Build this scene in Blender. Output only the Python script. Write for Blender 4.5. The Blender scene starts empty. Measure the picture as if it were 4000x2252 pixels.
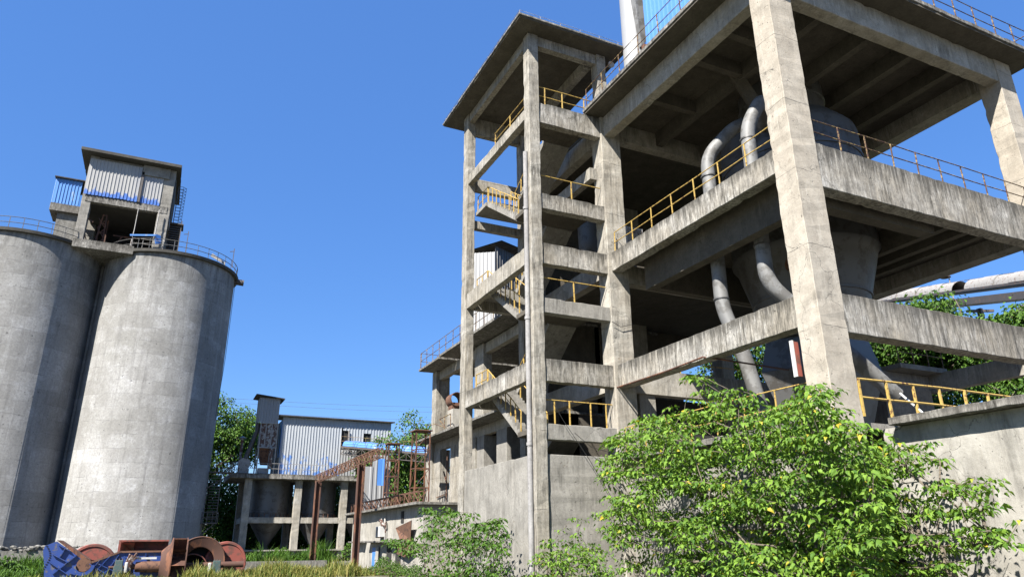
import bpy, math, random
import numpy as np
from mathutils import Vector, Matrix
# ------------------------------------------------------------------ camera, world, sun, exposure
scn = bpy.context.scene
col = scn.collection
PX, F = 4000.0, 2771.3
YAW, PITCH, ROLL = map(math.radians, (25.4685, 19.6903, -0.4889))
EYE = np.array([0.0, 0.0, 1.6])
W_ = np.array([math.sin(YAW)*math.cos(PITCH), math.cos(YAW)*math.cos(PITCH), math.sin(PITCH)])
r_ = np.array([math.cos(YAW), -math.sin(YAW), 0.0]); u_ = np.cross(r_, W_)
R_ = r_*math.cos(ROLL)+u_*math.sin(ROLL); U_ = -r_*math.sin(ROLL)+u_*math.cos(ROLL)
cam = bpy.data.cameras.new('camera'); camo = bpy.data.objects.new('camera', cam); col.objects.link(camo)
cam.sensor_width = 36; cam.lens = F/PX*36; cam.clip_start = .1; cam.clip_end = 3000
camo.matrix_world = Matrix(((R_[0], U_[0], -W_[0], 0), (R_[1], U_[1], -W_[1], 0), (R_[2], U_[2], -W_[2], 1.6), (0, 0, 0, 1)))
scn.camera = camo
scn.view_settings.view_transform = 'Standard'; scn.view_settings.look = 'None'
scn.view_settings.exposure = 1.7; scn.view_settings.gamma = 1
SUN = Vector((-1.0, -.647, 1.19)).normalized()
wd = bpy.data.worlds.new('World'); scn.world = wd; wd.use_nodes = True
wn = wd.node_tree.nodes; wl = wd.node_tree.links
sky = wn.new('ShaderNodeTexSky'); sky.sky_type = 'NISHITA'; sky.sun_disc = False
sky.sun_elevation = math.asin(SUN.z); sky.sun_rotation = math.atan2(SUN.x, SUN.y)
sky.air_density = 1.0; sky.dust_density = .2; sky.ozone_density = 4.0; sky.altitude = 0
bg = wn['Background']; bg.inputs['Strength'].default_value = .062
hs_ = wn.new('ShaderNodeHueSaturation'); hs_.inputs['Saturation'].default_value = 1.2; wl.new(sky.outputs[0], hs_.inputs['Color'])
mx_ = wn.new('ShaderNodeMix'); mx_.data_type = 'RGBA'; mx_.inputs[0].default_value = .5; mx_.inputs[7].default_value = (.68, 1.66, 4.7, 1)
wl.new(hs_.outputs[0], mx_.inputs[6]); wl.new(mx_.outputs[2], bg.inputs['Color'])
sl = bpy.data.lights.new('sun', 'SUN'); sl.energy = 5.0; sl.angle = math.radians(.5); sl.color = (1, .955, .885)
so = bpy.data.objects.new('sun', sl); col.objects.link(so); so.rotation_euler = SUN.to_track_quat('Z', 'Y').to_euler(); so.location = (0, 0, 60)

rnd = random.Random(7); nr = np.random.default_rng(5)

# ------------------------------------------------------------------ photo pixel -> place, given one known coordinate
def ray(x, y):
    d = (x-2000)*R_-(y-1126.)*U_+F*W_; return d/np.linalg.norm(d)
def _at(x, y, k, v):
    d = ray(x, y); return EYE+d*(v-EYE[k])/d[k]
def aX(x, y, v): return _at(x, y, 0, v)
def aY(x, y, v): return _at(x, y, 1, v)
def aZ(x, y, v): return _at(x, y, 2, v)
def aD(x, y, v):
    d = ray(x, y); return EYE+d*v/math.hypot(d[0], d[1])

# ------------------------------------------------------------------ mesh builder
class MB:
    def __init__(s): s.v = []; s.f = []
    def add(s, vs, fs):
        n = len(s.v); s.v += [tuple(float(c) for c in p) for p in vs]; s.f += [tuple(i+n for i in f) for f in fs]; return s
    def box(s, x0, y0, z0, x1, y1, z1):
        x0, x1 = sorted((x0, x1)); y0, y1 = sorted((y0, y1)); z0, z1 = sorted((z0, z1))
        return s.add([(x0, y0, z0), (x1, y0, z0), (x1, y1, z0), (x0, y1, z0), (x0, y0, z1), (x1, y0, z1), (x1, y1, z1), (x0, y1, z1)],
            [(3, 2, 1, 0), (4, 5, 6, 7), (0, 1, 5, 4), (1, 2, 6, 5), (2, 3, 7, 6), (3, 0, 4, 7)])
    def bar(s, a, b, w, h=None, up=(0, 0, 1)):
        h = h or w; a = np.array(a, float); b = np.array(b, float); d = b-a; L = np.linalg.norm(d)
        if L < 1e-6: return s
        d /= L; up = np.array(up, float)
        if abs(d@up) > .99: up = np.array((1., 0, 0)) if abs(d[0]) < .9 else np.array((0, 1., 0))
        e = np.cross(d, up); e /= np.linalg.norm(e); u = np.cross(e, d); e = e*w/2; u = u*h/2
        return s.add([a-e-u, a+e-u, a+e+u, a-e+u, b-e-u, b+e-u, b+e+u, b-e+u],
            [(0, 1, 2, 3), (7, 6, 5, 4), (1, 0, 4, 5), (2, 1, 5, 6), (3, 2, 6, 7), (0, 3, 7, 4)])
    def tube(s, pts, r, n=8, caps=True):
        pts = [np.array(p, float) for p in pts]; rs = r if hasattr(r, '__len__') else [r]*len(pts)
        base = len(s.v); ref = None
        for i, p in enumerate(pts):
            t = (pts[min(i+1, len(pts)-1)]-pts[max(i-1, 0)]); t /= (np.linalg.norm(t)+1e-9)
            if ref is None:
                ref = np.cross(t, (0, 0, 1)) if abs(t[2]) < .95 else np.cross(t, (0, 1, 0))
            e = ref-t*(ref@t); e /= (np.linalg.norm(e)+1e-9); u = np.cross(t, e); ref = e
            for k in range(n):
                a = 2*math.pi*k/n; s.v.append(tuple(p+(e*math.cos(a)+u*math.sin(a))*rs[i]))
        for i in range(len(pts)-1):
            for k in range(n):
                a = base+i*n+k; b = base+i*n+(k+1) % n; s.f.append((a, b, b+n, a+n))
        if caps:
            s.f.append(tuple(base+k for k in range(n))[::-1]); s.f.append(tuple(base+(len(pts)-1)*n+k for k in range(n)))
        return s
    def lathe(s, c, prof, n=32, axis='z', a0=0, a1=2*math.pi):
        base = len(s.v); full = abs(a1-a0-2*math.pi) < 1e-6; m = n if full else n+1
        for (r, h) in prof:
            for k in range(m):
                a = a0+(a1-a0)*k/n; x, y = r*math.cos(a), r*math.sin(a)
                p = {'z': (x, y, h), 'y': (x, h, y), 'x': (h, x, y)}[axis]; s.v.append((c[0]+p[0], c[1]+p[1], c[2]+p[2]))
        for i in range(len(prof)-1):
            for k in range(n):
                a = base+i*m+k; b = base+i*m+(k+1) % m; s.f.append((a, b, b+m, a+m))
        return s
    def prism(s, poly, axis, a, b):   # poly in the two other axes (in xyz order)
        n = len(poly); vs = []
        for t in (a, b):
            for p, q in poly: vs.append({'x': (t, p, q), 'y': (p, t, q), 'z': (p, q, t)}[axis])
        return s.add(vs, [tuple(range(n))[::-1], tuple(range(n, 2*n))]+[(i, (i+1) % n, (i+1) % n+n, i+n) for i in range(n)])
    def corr(s, a, b, z0, z1, per=.3, dep=.05, ragged=0, seed=0, th=.02):   # corrugated upright sheet from a to b (xy)
        a = np.array(a, float); b = np.array(b, float); L = np.linalg.norm(b-a); d = (b-a)/L; nrm = np.array((-d[1], d[0]))
        n = max(1, int(L/per)); per = L/n; rr = random.Random(seed); pts = []
        for i in range(n):
            for f_, o in ((0, 0), (.62, 0), (.7, 1), (.92, 1)): pts.append((i*per+f_*per, o*dep))
        pts.append((L, 0)); vs = []; zb = z0
        for i, (t, o) in enumerate(pts):
            if i % 12 == 0: zb = z0+ragged*(rr.random()-.6)
            p = a+d*t-nrm*o; q = p+nrm*th
            vs += [(p[0], p[1], zb), (p[0], p[1], z1), (q[0], q[1], zb), (q[0], q[1], z1)]
        fs = []
        for i in range(len(pts)-1):
            k = i*4; fs += [(k, k+4, k+5, k+1), (k+2, k+3, k+7, k+6), (k, k+2, k+6, k+4), (k+1, k+5, k+7, k+3)]
        k = (len(pts)-1)*4; fs += [(0, 1, 3, 2), (k, k+2, k+3, k+1)]
        return s.add(vs, fs)
    def build(s, name, mat, parent=None, smooth=False, label=None, kind=None, bevel=0, rough=0, cat=None, group=None):
        root = parent
        while root is not None and root.parent is not None: root = root.parent
        off = np.array(root.location) if root is not None else None
        vs = np.array(s.v)
        if rough:   # worn edges: cut long faces finely then jitter
            pass
        if off is not None: vs = vs-off
        me = bpy.data.meshes.new(name); me.from_pydata(vs.tolist(), [], s.f); me.update()
        if smooth:
            me.polygons.foreach_set('use_smooth', [True]*len(me.polygons))
            if hasattr(me, 'set_sharp_from_angle'): me.set_sharp_from_angle(angle=math.radians(40))
        o = bpy.data.objects.new(name, me); col.objects.link(o)
        if mat: me.materials.append(mat)
        if parent is not None: o.parent = parent
        if bevel:
            m = o.modifiers.new('b', 'BEVEL'); m.width = bevel; m.segments = 1; m.limit_method = 'ANGLE'
        if label: o['label'] = label
        if kind: o['kind'] = kind
        if cat: o['category'] = cat
        if group: o['group'] = group
        return o
def thing(name, label, cat, loc, group=None):
    o = bpy.data.objects.new(name, None); col.objects.link(o); o.location = tuple(float(c) for c in loc)
    o['label'] = label; o['category'] = cat; o.empty_display_size = .2
    if group: o['group'] = group
    bpy.context.view_layer.update(); return o

# ------------------------------------------------------------------ materials
def newmat(name):
    m = bpy.data.materials.new(name); m.use_nodes = True; nt = m.node_tree; return m, nt, nt.nodes, nt.links, nt.nodes['Principled BSDF']
def N(nt, t, **kw):
    n = nt.nodes.new(t)
    for k, v in kw.items():
        if k.startswith('i_'): n.inputs[k[2:].replace('_', ' ')].default_value = v
        else: setattr(n, k, v)
    return n
def ramp(nt, src, stops):
    r = nt.nodes.new('ShaderNodeValToRGB'); e = r.color_ramp.elements
    while len(e) < len(stops): e.new(.5)
    for i, (p, c) in enumerate(stops):
        e[i].position = p; e[i].color = (c, c, c, 1) if not hasattr(c, '__len__') else (*c, 1)
    nt.links.new(src, r.inputs[0]); return r.outputs[0]
def noise(nt, vec, scale, detail=5, rough=.6, vs=None, off=0):
    L = nt.links
    if vs or off:
        mp = nt.nodes.new('ShaderNodeMapping'); L.new(vec, mp.inputs[0]); mp.inputs['Scale'].default_value = vs or (1, 1, 1); mp.inputs['Location'].default_value = (off, off*.7, off*1.3); vec = mp.outputs[0]
    n = N(nt, 'ShaderNodeTexNoise'); n.inputs['Scale'].default_value = scale; n.inputs['Detail'].default_value = detail; n.inputs['Roughness'].default_value = rough
    L.new(vec, n.inputs['Vector']); return n.outputs['Fac']
def mix(nt, fac, a, b, mode='MIX'):
    m = nt.nodes.new('ShaderNodeMix'); m.data_type = 'RGBA'; m.blend_type = mode; L = nt.links
    for s, v in ((m.inputs[0], fac), (m.inputs[6], a), (m.inputs[7], b)):
        if hasattr(v, 'links') or hasattr(v, 'is_linked'): L.new(v, s)
        elif hasattr(v, '__len__'): s.default_value = (*v, 1)
        else: s.default_value = v
    return m.outputs[2]
def math_(nt, op, a, b=None, c=None):
    m = nt.nodes.new('ShaderNodeMath'); m.operation = op
    for i, v in enumerate((a, b, c)):
        if v is None: continue
        if hasattr(v, 'is_linked'): nt.links.new(v, m.inputs[i])
        else: m.inputs[i].default_value = v
    return m.outputs[0]
def bump(nt, h, b, dist=.03, strength=.6):
    n = nt.nodes.new('ShaderNodeBump'); n.inputs['Distance'].default_value = dist; n.inputs['Strength'].default_value = strength
    nt.links.new(h, n.inputs['Height']); nt.links.new(n.outputs[0], b.inputs['Normal'])
def concrete(name, base=(.46, .415, .335), dark=(.085, .08, .07), stain=.5, seam=0, off=0, pale=(.6, .575, .52), streak=3.0, seamw=.02, mould=0.0, grain=.45, topstain=0., spall=.5):
    K = .62; base, dark, pale = (tuple(v*K for v in q) for q in (base, dark, pale))
    m, nt, nd, L, b = newmat(name)
    P = N(nt, 'ShaderNodeNewGeometry').outputs['Position']
    big = noise(nt, P, .45, 4, .6, off=off); med = noise(nt, P, 1.7, 6, .65, off=off+3)
    st = noise(nt, P, streak*1.5, 9, .8, vs=(1, 1, .11), off=off+9); fine = noise(nt, P, 11, 8, .8, off=off+1)
    c = mix(nt, ramp(nt, big, [(.35, 0.), (.68, 1.)]), base, pale)
    c = mix(nt, ramp(nt, med, [(.38, .55), (.62, 0.)]), c, tuple(x*.62 for x in base))
    s1 = math_(nt, 'MULTIPLY', ramp(nt, st, [(.44, 0.), (.64, 1.)]), ramp(nt, noise(nt, P, .9, 4, .6, off=off+17), [(.62-.45*stain, 0.), (.85-.35*stain, 1.)]))
    c = mix(nt, math_(nt, 'MULTIPLY', s1, min(1, .35+stain)), c, dark)
    # pale lime runs
    ln = math_(nt, 'MULTIPLY', ramp(nt, noise(nt, P, streak*2.2, 6, .7, vs=(1, 1, .09), off=off+31), [(.54, 0.), (.62, 1.)]), ramp(nt, noise(nt, P, .7, 3, .5, off=off+83), [(.42, 0.), (.62, .75)]))
    c = mix(nt, ln, c, pale)
    if mould:
        mm = ramp(nt, noise(nt, P, 6, 8, .8, vs=(1, 1, .5), off=off+41), [(.5-.1*mould, 0.), (.58, 1.)])
        c = mix(nt, math_(nt, 'MULTIPLY', mm, .75*mould), c, dark)
    # pits
    pit = ramp(nt, noise(nt, P, 9, 2, .5, off=off+51), [(.70, 0.), (.74, 1.)])
    c = mix(nt, math_(nt, 'MULTIPLY', pit, .6), c, dark)
    c = mix(nt, ramp(nt, fine, [(.34, grain), (.55, 0.)]), c, tuple(x*.45 for x in base))
    sn = noise(nt, P, 1.15, 9, .75, off=off+61); sf = ramp(nt, sn, [(.655, 0.), (.675, 1.)])
    if spall: c = mix(nt, math_(nt, 'MULTIPLY', sf, spall), c, (base[0]*.62, base[1]*.54, base[2]*.46))
    cr = N(nt, 'ShaderNodeTexVoronoi', feature='DISTANCE_TO_EDGE'); cr.inputs['Scale'].default_value = .55; wv = nt.nodes.new('ShaderNodeVectorMath'); wv.operation = 'ADD'
    wn2 = N(nt, 'ShaderNodeTexNoise'); wn2.inputs['Scale'].default_value = 1.4; wn2.inputs['Detail'].default_value = 6; L.new(P, wn2.inputs['Vector']); L.new(P, wv.inputs[0]); L.new(wn2.outputs['Color'], wv.inputs[1]); L.new(wv.outputs[0], cr.inputs['Vector'])
    ck = math_(nt, 'MULTIPLY', math_(nt, 'LESS_THAN', cr.outputs['Distance'], .004), ramp(nt, big, [(.45, 0.), (.6, .7)])); c = mix(nt, ck, c, dark)
    if topstain:
        tc = N(nt, 'ShaderNodeTexCoord'); sg = N(nt, 'ShaderNodeSeparateXYZ'); L.new(tc.outputs['Generated'], sg.inputs[0])
        tz = math_(nt, 'ADD', sg.outputs[2], math_(nt, 'MULTIPLY', math_(nt, 'SUBTRACT', noise(nt, P, 7, 7, .75, vs=(1, 1, .06), off=off+71), .5), 2.2))
        c = mix(nt, math_(nt, 'MULTIPLY', ramp(nt, tz, [(.55, 0.), (1.0, 1.)]), topstain), c, dark)
    h = math_(nt, 'ADD', math_(nt, 'MULTIPLY', med, .6), math_(nt, 'MULTIPLY', fine, .5))
    h = math_(nt, 'SUBTRACT', h, math_(nt, 'ADD', math_(nt, 'MULTIPLY', pit, .5), math_(nt, 'MULTIPLY', sf, .35)))
    if seam:
        sp = N(nt, 'ShaderNodeSeparateXYZ'); L.new(P, sp.inputs[0])
        z = math_(nt, 'ADD', sp.outputs[2], math_(nt, 'MULTIPLY', big, seam*.16))
        fr = math_(nt, 'FRACT', math_(nt, 'DIVIDE', z, seam))
        ln2 = math_(nt, 'MULTIPLY', math_(nt, 'LESS_THAN', fr, seamw/seam), ramp(nt, noise(nt, P, 2.2, 3, .5, off=off+5), [(.35, .1), (.6, .8)]))
        c = mix(nt, ln2, c, dark); h = math_(nt, 'SUBTRACT', h, math_(nt, 'MULTIPLY', ln2, .6))
    L.new(c, b.inputs['Base Color']); b.inputs['Roughness'].default_value = .93; b.inputs['Specular IOR Level'].default_value = .2
    bump(nt, h, b, .03, .7); return m
def silo_mat():
    m, nt, nd, L, b = newmat('silo_concrete')
    P = N(nt, 'ShaderNodeNewGeometry').outputs['Position']
    sp = N(nt, 'ShaderNodeSeparateXYZ'); L.new(P, sp.inputs[0])
    big = noise(nt, P, .22, 5, .6); pat = noise(nt, P, .8, 8, .72, vs=(1, 1, 1.2), off=4); st = noise(nt, P, 2.0, 6, .7, vs=(1, 1, .09), off=8)
    c = mix(nt, ramp(nt, big, [(.38, 0.), (.62, 1.)]), (0.188, 0.185, 0.173), (0.263, 0.261, 0.251))
    c = mix(nt, ramp(nt, pat, [(.5, 0.), (.66, .6)]), c, (0.343, 0.345, 0.345))
    # lift bands: each pour has its own tone
    zz = math_(nt, 'ADD', sp.outputs[2], math_(nt, 'MULTIPLY', noise(nt, P, .5, 3, .6, off=2), .35))
    lift = math_(nt, 'FLOOR', math_(nt, 'DIVIDE', zz, 1.25))
    wn_ = N(nt, 'ShaderNodeTexNoise'); cv = N(nt, 'ShaderNodeCombineXYZ'); L.new(math_(nt, 'MULTIPLY', lift, 7.31), cv.inputs[2]); L.new(math_(nt, 'MULTIPLY', sp.outputs[0], .35), cv.inputs[0])
    L.new(cv.outputs[0], wn_.inputs['Vector']); wn_.inputs['Scale'].default_value = 1.0
    c = mix(nt, ramp(nt, wn_.outputs['Fac'], [(.42, .5), (.6, 0.)]), c, (0.143, 0.138, 0.128))
    fr = math_(nt, 'FRACT', math_(nt, 'DIVIDE', zz, 1.25))
    seam = math_(nt, 'MULTIPLY', math_(nt, 'LESS_THAN', fr, .035), ramp(nt, noise(nt, P, .9, 4, .7, off=22), [(.44, 0.), (.62, .55)]))
    c = mix(nt, seam, c, (0.043, 0.042, 0.043))
    c = mix(nt, math_(nt, 'MULTIPLY', ramp(nt, st, [(.52, 0.), (.7, 1.)]), .5), c, (0.074, 0.071, 0.069))
    # dark run-off below the rim
    top = ramp(nt, math_(nt, 'DIVIDE', sp.outputs[2], 30.0), [(.80, 0.), (1.0, 1.)])
    c = mix(nt, math_(nt, 'MULTIPLY', top, ramp(nt, noise(nt, P, 1.3, 5, .7, vs=(1, 1, .2), off=14), [(.45, 0.), (.62, .9)])), c, (0.039, 0.038, 0.038))
    vst = ramp(nt, noise(nt, P, 1.1, 8, .75, vs=(1, 1, .035), off=19), [(.5, 0.), (.66, .4)]); c = mix(nt, vst, c, (.16, .155, .15))
    vsw = ramp(nt, noise(nt, P, 1.5, 6, .7, vs=(1, 1, .03), off=29), [(.58, 0.), (.7, .3)]); c = mix(nt, vsw, c, (.42, .42, .41))
    pit = ramp(nt, noise(nt, P, 4.2, 2, .5, off=51), [(.71, 0.), (.735, 1.)])
    c = mix(nt, math_(nt, 'MULTIPLY', pit, .7), c, (0.026, 0.027, 0.028))
    fine = noise(nt, P, 6, 8, .8, off=1)
    c = mix(nt, ramp(nt, fine, [(.36, .5), (.58, 0.)]), c, (0.087, 0.084, 0.081))
    L.new(c, b.inputs['Base Color']); b.inputs['Roughness'].default_value = .92; b.inputs['Specular IOR Level'].default_value = .2
    bump(nt, math_(nt, 'SUBTRACT', noise(nt, P, 1.2, 3, .5, off=90), math_(nt, 'MULTIPLY', seam, .5)), b, .05, .35); return m
def paint(name, colr, worn=(.16, .06, .03), amount=.4, scale=6, metal=0, rough=.5, vs=None, off=0, dirt=.3, zfade=None):
    colr, worn = (tuple(v*.58 for v in q) for q in (colr, worn))
    m, nt, nd, L, b = newmat(name)
    P = N(nt, 'ShaderNodeNewGeometry').outputs['Position']
    n1 = noise(nt, P, scale, 7, .7, vs=vs, off=off)
    t = .72-.34*amount
    if zfade:   # paint survives only below a ragged height
        sp = N(nt, 'ShaderNodeSeparateXYZ'); L.new(P, sp.inputs[0])
        g = math_(nt, 'MULTIPLY', math_(nt, 'SUBTRACT', sp.outputs[2], zfade[0]), 1/zfade[1])
        n1 = math_(nt, 'ADD', n1, math_(nt, 'MULTIPLY', g, .5))
    f = ramp(nt, n1, [(t-.03, 0.), (t+.03, 1.)])
    c = mix(nt, f, colr, worn)
    d = ramp(nt, noise(nt, P, scale*.35, 5, .7, vs=(1, 1, .3), off=off+7), [(.4, 0.), (.75, 1.)])
    c = mix(nt, math_(nt, 'MULTIPLY', d, dirt), c, tuple(x*.35 for x in colr))
    L.new(c, b.inputs['Base Color']); b.inputs['Roughness'].default_value = rough; b.inputs['Metallic'].default_value = metal
    bump(nt, n1, b, .01, .3); return m
def leafmat(name, a, b_, tr=.35, third=None):
    m, nt, nd, L, b = newmat(name)
    at = N(nt, 'ShaderNodeAttribute', attribute_name='var'); P = N(nt, 'ShaderNodeNewGeometry').outputs['Position']
    stops = [(0., a), (.93, b_)]
    if third: stops += [(.985, b_), (.993, third)]
    c = ramp(nt, at.outputs['Fac'], stops)
    L.new(c, b.inputs['Base Color']); b.inputs['Roughness'].default_value = .6; b.inputs['Specular IOR Level'].default_value = .25
    t = N(nt, 'ShaderNodeBsdfTranslucent'); L.new(mix(nt, 1., c, (1.0, 1.0, .35), 'MULTIPLY'), t.inputs['Color'])
    ms = N(nt, 'ShaderNodeMixShader'); ms.inputs[0].default_value = tr
    L.new(b.outputs[0], ms.inputs[1]); L.new(t.outputs[0], ms.inputs[2]); L.new(ms.outputs[0], nd['Material Output'].inputs[0]); return m

M = {}
M['conc'] = concrete('frame_concrete', stain=.5, off=0, topstain=.3)
M['col'] = concrete('column_concrete', stain=.3, seam=2.6, off=13, base=(.50, .44, .355), pale=(.585, .535, .45), grain=.3, spall=.35)
M['colb'] = concrete('middle_column_concrete', stain=.6, off=19, seam=2.7, base=(.47, .42, .34), pale=(.62, .59, .52))
M['stain'] = concrete('stained_beam_concrete', stain=.95, off=27, base=(.45, .405, .33), mould=.5, streak=5, pale=(.72, .70, .65), dark=(.05, .047, .04), topstain=.75)
M['tower'] = concrete('tower_concrete', stain=.8, off=41, base=(.46, .415, .335), seam=3.0, mould=.3, streak=4)
M['grey'] = concrete('grey_wall_concrete', stain=.5, off=63, base=(.36, .34, .30), pale=(.44, .42, .38), mould=.15)
M['soffit'] = concrete('shaded_soffit_concrete', stain=.35, off=77, base=(.125, .11, .088), pale=(.17, .152, .122), dark=(.06, .055, .045))  # sooty ceiling concrete, base lowered further to keep shaded undersides dark
M['plaster'] = concrete('annex_plaster', stain=.5, off=88, base=(.46, .43, .37), pale=(.54, .52, .47), streak=1.2, grain=.2, spall=.2)
M['slabedge'] = concrete('slab_edge_concrete', stain=.9, off=91, base=(.30, .28, .25), mould=.8, dark=(.04, .037, .03), topstain=.5)
M['silo'] = silo_mat()
M['yellow'] = paint('yellow_rail_paint', (.68, .46, .12), (.13, .05, .03), .42, 9, rough=.55)
M['oldrail'] = paint('rusted_yellow_rail_paint', (.46, .33, .13), (.10, .045, .03), .75, 7, rough=.7)
M['rust'] = paint('rusty_steel', (.19, .09, .05), (.07, .03, .02), .5, 5, rough=.85)
M['orust'] = paint('orange_rusty_steel', (.25, .10, .048), (.10, .045, .03), .75, 2.2, rough=.85, vs=(1, 1, .35), dirt=.5)
M['darkrail'] = paint('dark_rail_steel', (.10, .09, .085), (.2, .12, .08), .4, 5, rough=.6)
M['greyrail'] = paint('pale_rail_steel', (.42, .40, .37), (.2, .12, .08), .4, 5, rough=.6)
M['steel'] = paint('grey_steel_plate', (.145, .145, .145), (.095, .088, .08), .5, 1.5, rough=.5, metal=.2)
M['galv'] = paint('galvanised_duct', (.26, .26, .255), (.16, .155, .145), .6, 1.8, rough=.6, dirt=.5)
M['black'] = paint('interior_shade', (.02, .02, .02), (.03, .028, .025), .5, 3, rough=.95)  # near-black paint standing in for unlit interiors and openings
M['sheet'] = paint('faded_sheet_blue_below', (.07, .2, .62), (.50, .49, .46), .42, .9, rough=.5, off=3, dirt=.35, zfade=(34.5, 1.6), vs=(2, 2, .6))
M['sheet2'] = paint('shed_sheet_blue_patches', (.13, .28, .66), (.50, .53, .56), .80, 2.6, rough=.5, off=8, dirt=.2, zfade=(9.8, 7.0), vs=(1, 1, .45))
M['whitesheet'] = paint('weathered_white_sheet', (.40, .405, .41), (.34, .30, .26), .3, 2, rough=.5, vs=(1, 1, .2))
M['blue'] = paint('blue_sheet', (.10, .30, .78), (.40, .48, .60), .25, 1.5, rough=.45, vs=(1, 1, .3))
M['paleblue'] = paint('pale_blue_sheet', (.12, .33, .80), (.36, .48, .68), .3, 1.5, rough=.45, vs=(1, 1, .3))
M['bmach'] = paint('blue_machine_paint', (.03, .075, .30), (.16, .15, .15), .42, 3.5, rough=.45, off=2)
M['rmach'] = paint('red_primer_paint', (.33, .085, .06), (.17, .07, .05), .6, 2.8, rough=.6)
M['gmach'] = paint('green_bearing_paint', (.07, .12, .115), (.16, .14, .12), .4, 8, rough=.6)
M['white'] = paint('white_plastic', (.72, .72, .70), (.4, .38, .35), .2, 4, rough=.5)
M['piped'] = concrete('downpipe_grey', stain=.5, off=141, base=(.40, .385, .375), pale=(.46, .45, .44))
M['housedark'] = concrete('dark_house_concrete', stain=.6, off=150, base=(.10, .095, .085), pale=(.14, .135, .12), mould=.5)  # near-black concrete tone for silo tops and the silo house
M['roofdark'] = paint('dark_roof_sheet', (.045, .042, .04), (.09, .08, .07), .5, 2, rough=.9)
M['rustpatch'] = paint('flaking_white_on_rust', (.50, .49, .46), (.13, .055, .035), .72, 2.4, rough=.8)
M['stone'] = concrete('rubble_stone', stain=.6, off=120, base=(.30, .29, .26), pale=(.40, .39, .36), mould=.7)
M['bark'] = paint('bark', (.22, .18, .13), (.09, .075, .055), .5, 12, rough=.9)
M['leafA'] = leafmat('bright_leaf', (.04, .10, .014), (.165, .275, .035), .36, third=(.38, .30, .03))
M['leafB'] = leafmat('mid_leaf', (.026, .066, .009), (.075, .15, .016), .3)
M['leafC'] = leafmat('far_leaf', (.022, .058, .009), (.08, .16, .018), .28)
M['grass'] = leafmat('grass_blade', (.045, .095, .014), (.24, .21, .06), .3)
M['wire'] = paint('black_wire', (.03, .03, .03), (.05, .05, .05), .3, 5)
def ground_mat():
    m, nt, nd, L, b = newmat('weedy_soil'); P = N(nt, 'ShaderNodeNewGeometry').outputs['Position']
    c = mix(nt, ramp(nt, noise(nt, P, .3, 6, .7), [(.4, 0.), (.6, 1.)]), (.13, .115, .09), (.07, .08, .04))
    L.new(c, b.inputs['Base Color']); b.inputs['Roughness'].default_value = .95; bump(nt, noise(nt, P, 3, 6, .7), b, .2, .6); return m
M['ground'] = ground_mat()

# ------------------------------------------------------------------ ground
g = MB().add([(-1500, -300, 0), (1500, -300, 0), (1500, 2500, 0), (-1500, 2500, 0)], [(0, 1, 2, 3)]); g.build('ground', M['ground'], kind='structure')

# ------------------------------------------------------------------ shared bits
def railing(parent, a, b, h=1.05, rails=(1, .5), spacing=1.3, r=.02, mat=None, posts=None, name='railing', ends=True):
    a = np.array(a, float); b = np.array(b, float); up = np.array((0, 0, h)); m = MB(); mat = mat or M['yellow']
    L = np.linalg.norm(b-a); n = max(1, int(round(L/spacing)))
    for t in rails:
        k = max(2, n); pts = []
        for i in range(k+1):
            p = a+(b-a)*i/k+up*t; p = p+np.array((rnd.uniform(-.012, .012), rnd.uniform(-.012, .012), rnd.uniform(-.014, .014))); pts.append(p)
        m.tube(pts, r, 6)
    R = m.build(name, mat, parent, smooth=True)
    for t in (posts if posts is not None else [i/n for i in range(n+1)]):
        p = a+(b-a)*t; q = p+up+np.array((rnd.uniform(-.02, .02), rnd.uniform(-.02, .02), 0))
        MB().bar(p, q, r*1.8, r*1.8).build('post', mat, R)
    return R
def part_box(parent, name, mat, *b, bev=0.0):
    return MB().box(*b).build(name, mat, parent, bevel=bev)
def worn(b):   # box cut into short lengths with slightly uneven edges
    x0, y0, z0, x1, y1, z1 = b; d = [x1-x0, y1-y0, z1-z0]; ax = d.index(max(d)); n = max(2, int(d[ax]/.26)); m = MB()
    lo = [x0, y0, z0]; hi = [x1, y1, z1]; o = [i for i in range(3) if i != ax]; vs = []
    for i in range(n+1):
        t = lo[ax]+(hi[ax]-lo[ax])*i/n
        for (p, q) in ((0, 0), (1, 0), (1, 1), (0, 1)):
            v = [0, 0, 0]; v[ax] = t; v[o[0]] = (hi if p else lo)[o[0]]; v[o[1]] = (hi if q else lo)[o[1]]
            if 0 < i < n:
                v[o[0]] += rnd.gauss(0, .004); v[o[1]] += rnd.gauss(0, .006)
                if rnd.random() < .09: k_ = rnd.uniform(.008, .032); v[o[0]] += (1 if not p else -1)*k_; v[o[1]] += (1 if not q else -1)*k_*rnd.uniform(.5, 1.3)
            vs.append(v)
    fs = [(0, 1, 2, 3), tuple(4*n+k for k in (3, 2, 1, 0))]
    for i in range(n):
        for k in range(4): fs.append((4*i+k, 4*i+4+k, 4*i+4+(k+1) % 4, 4*i+(k+1) % 4))
    m.add(vs, fs); return m
def wbox(parent, name, mat, *b):
    o = worn(b).build(name, mat, parent, bevel=.018)
    import bmesh
    bm = bmesh.new(); bm.from_mesh(o.data); bmesh.ops.recalc_face_normals(bm, faces=bm.faces); bm.to_mesh(o.data); bm.free(); return o

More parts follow.
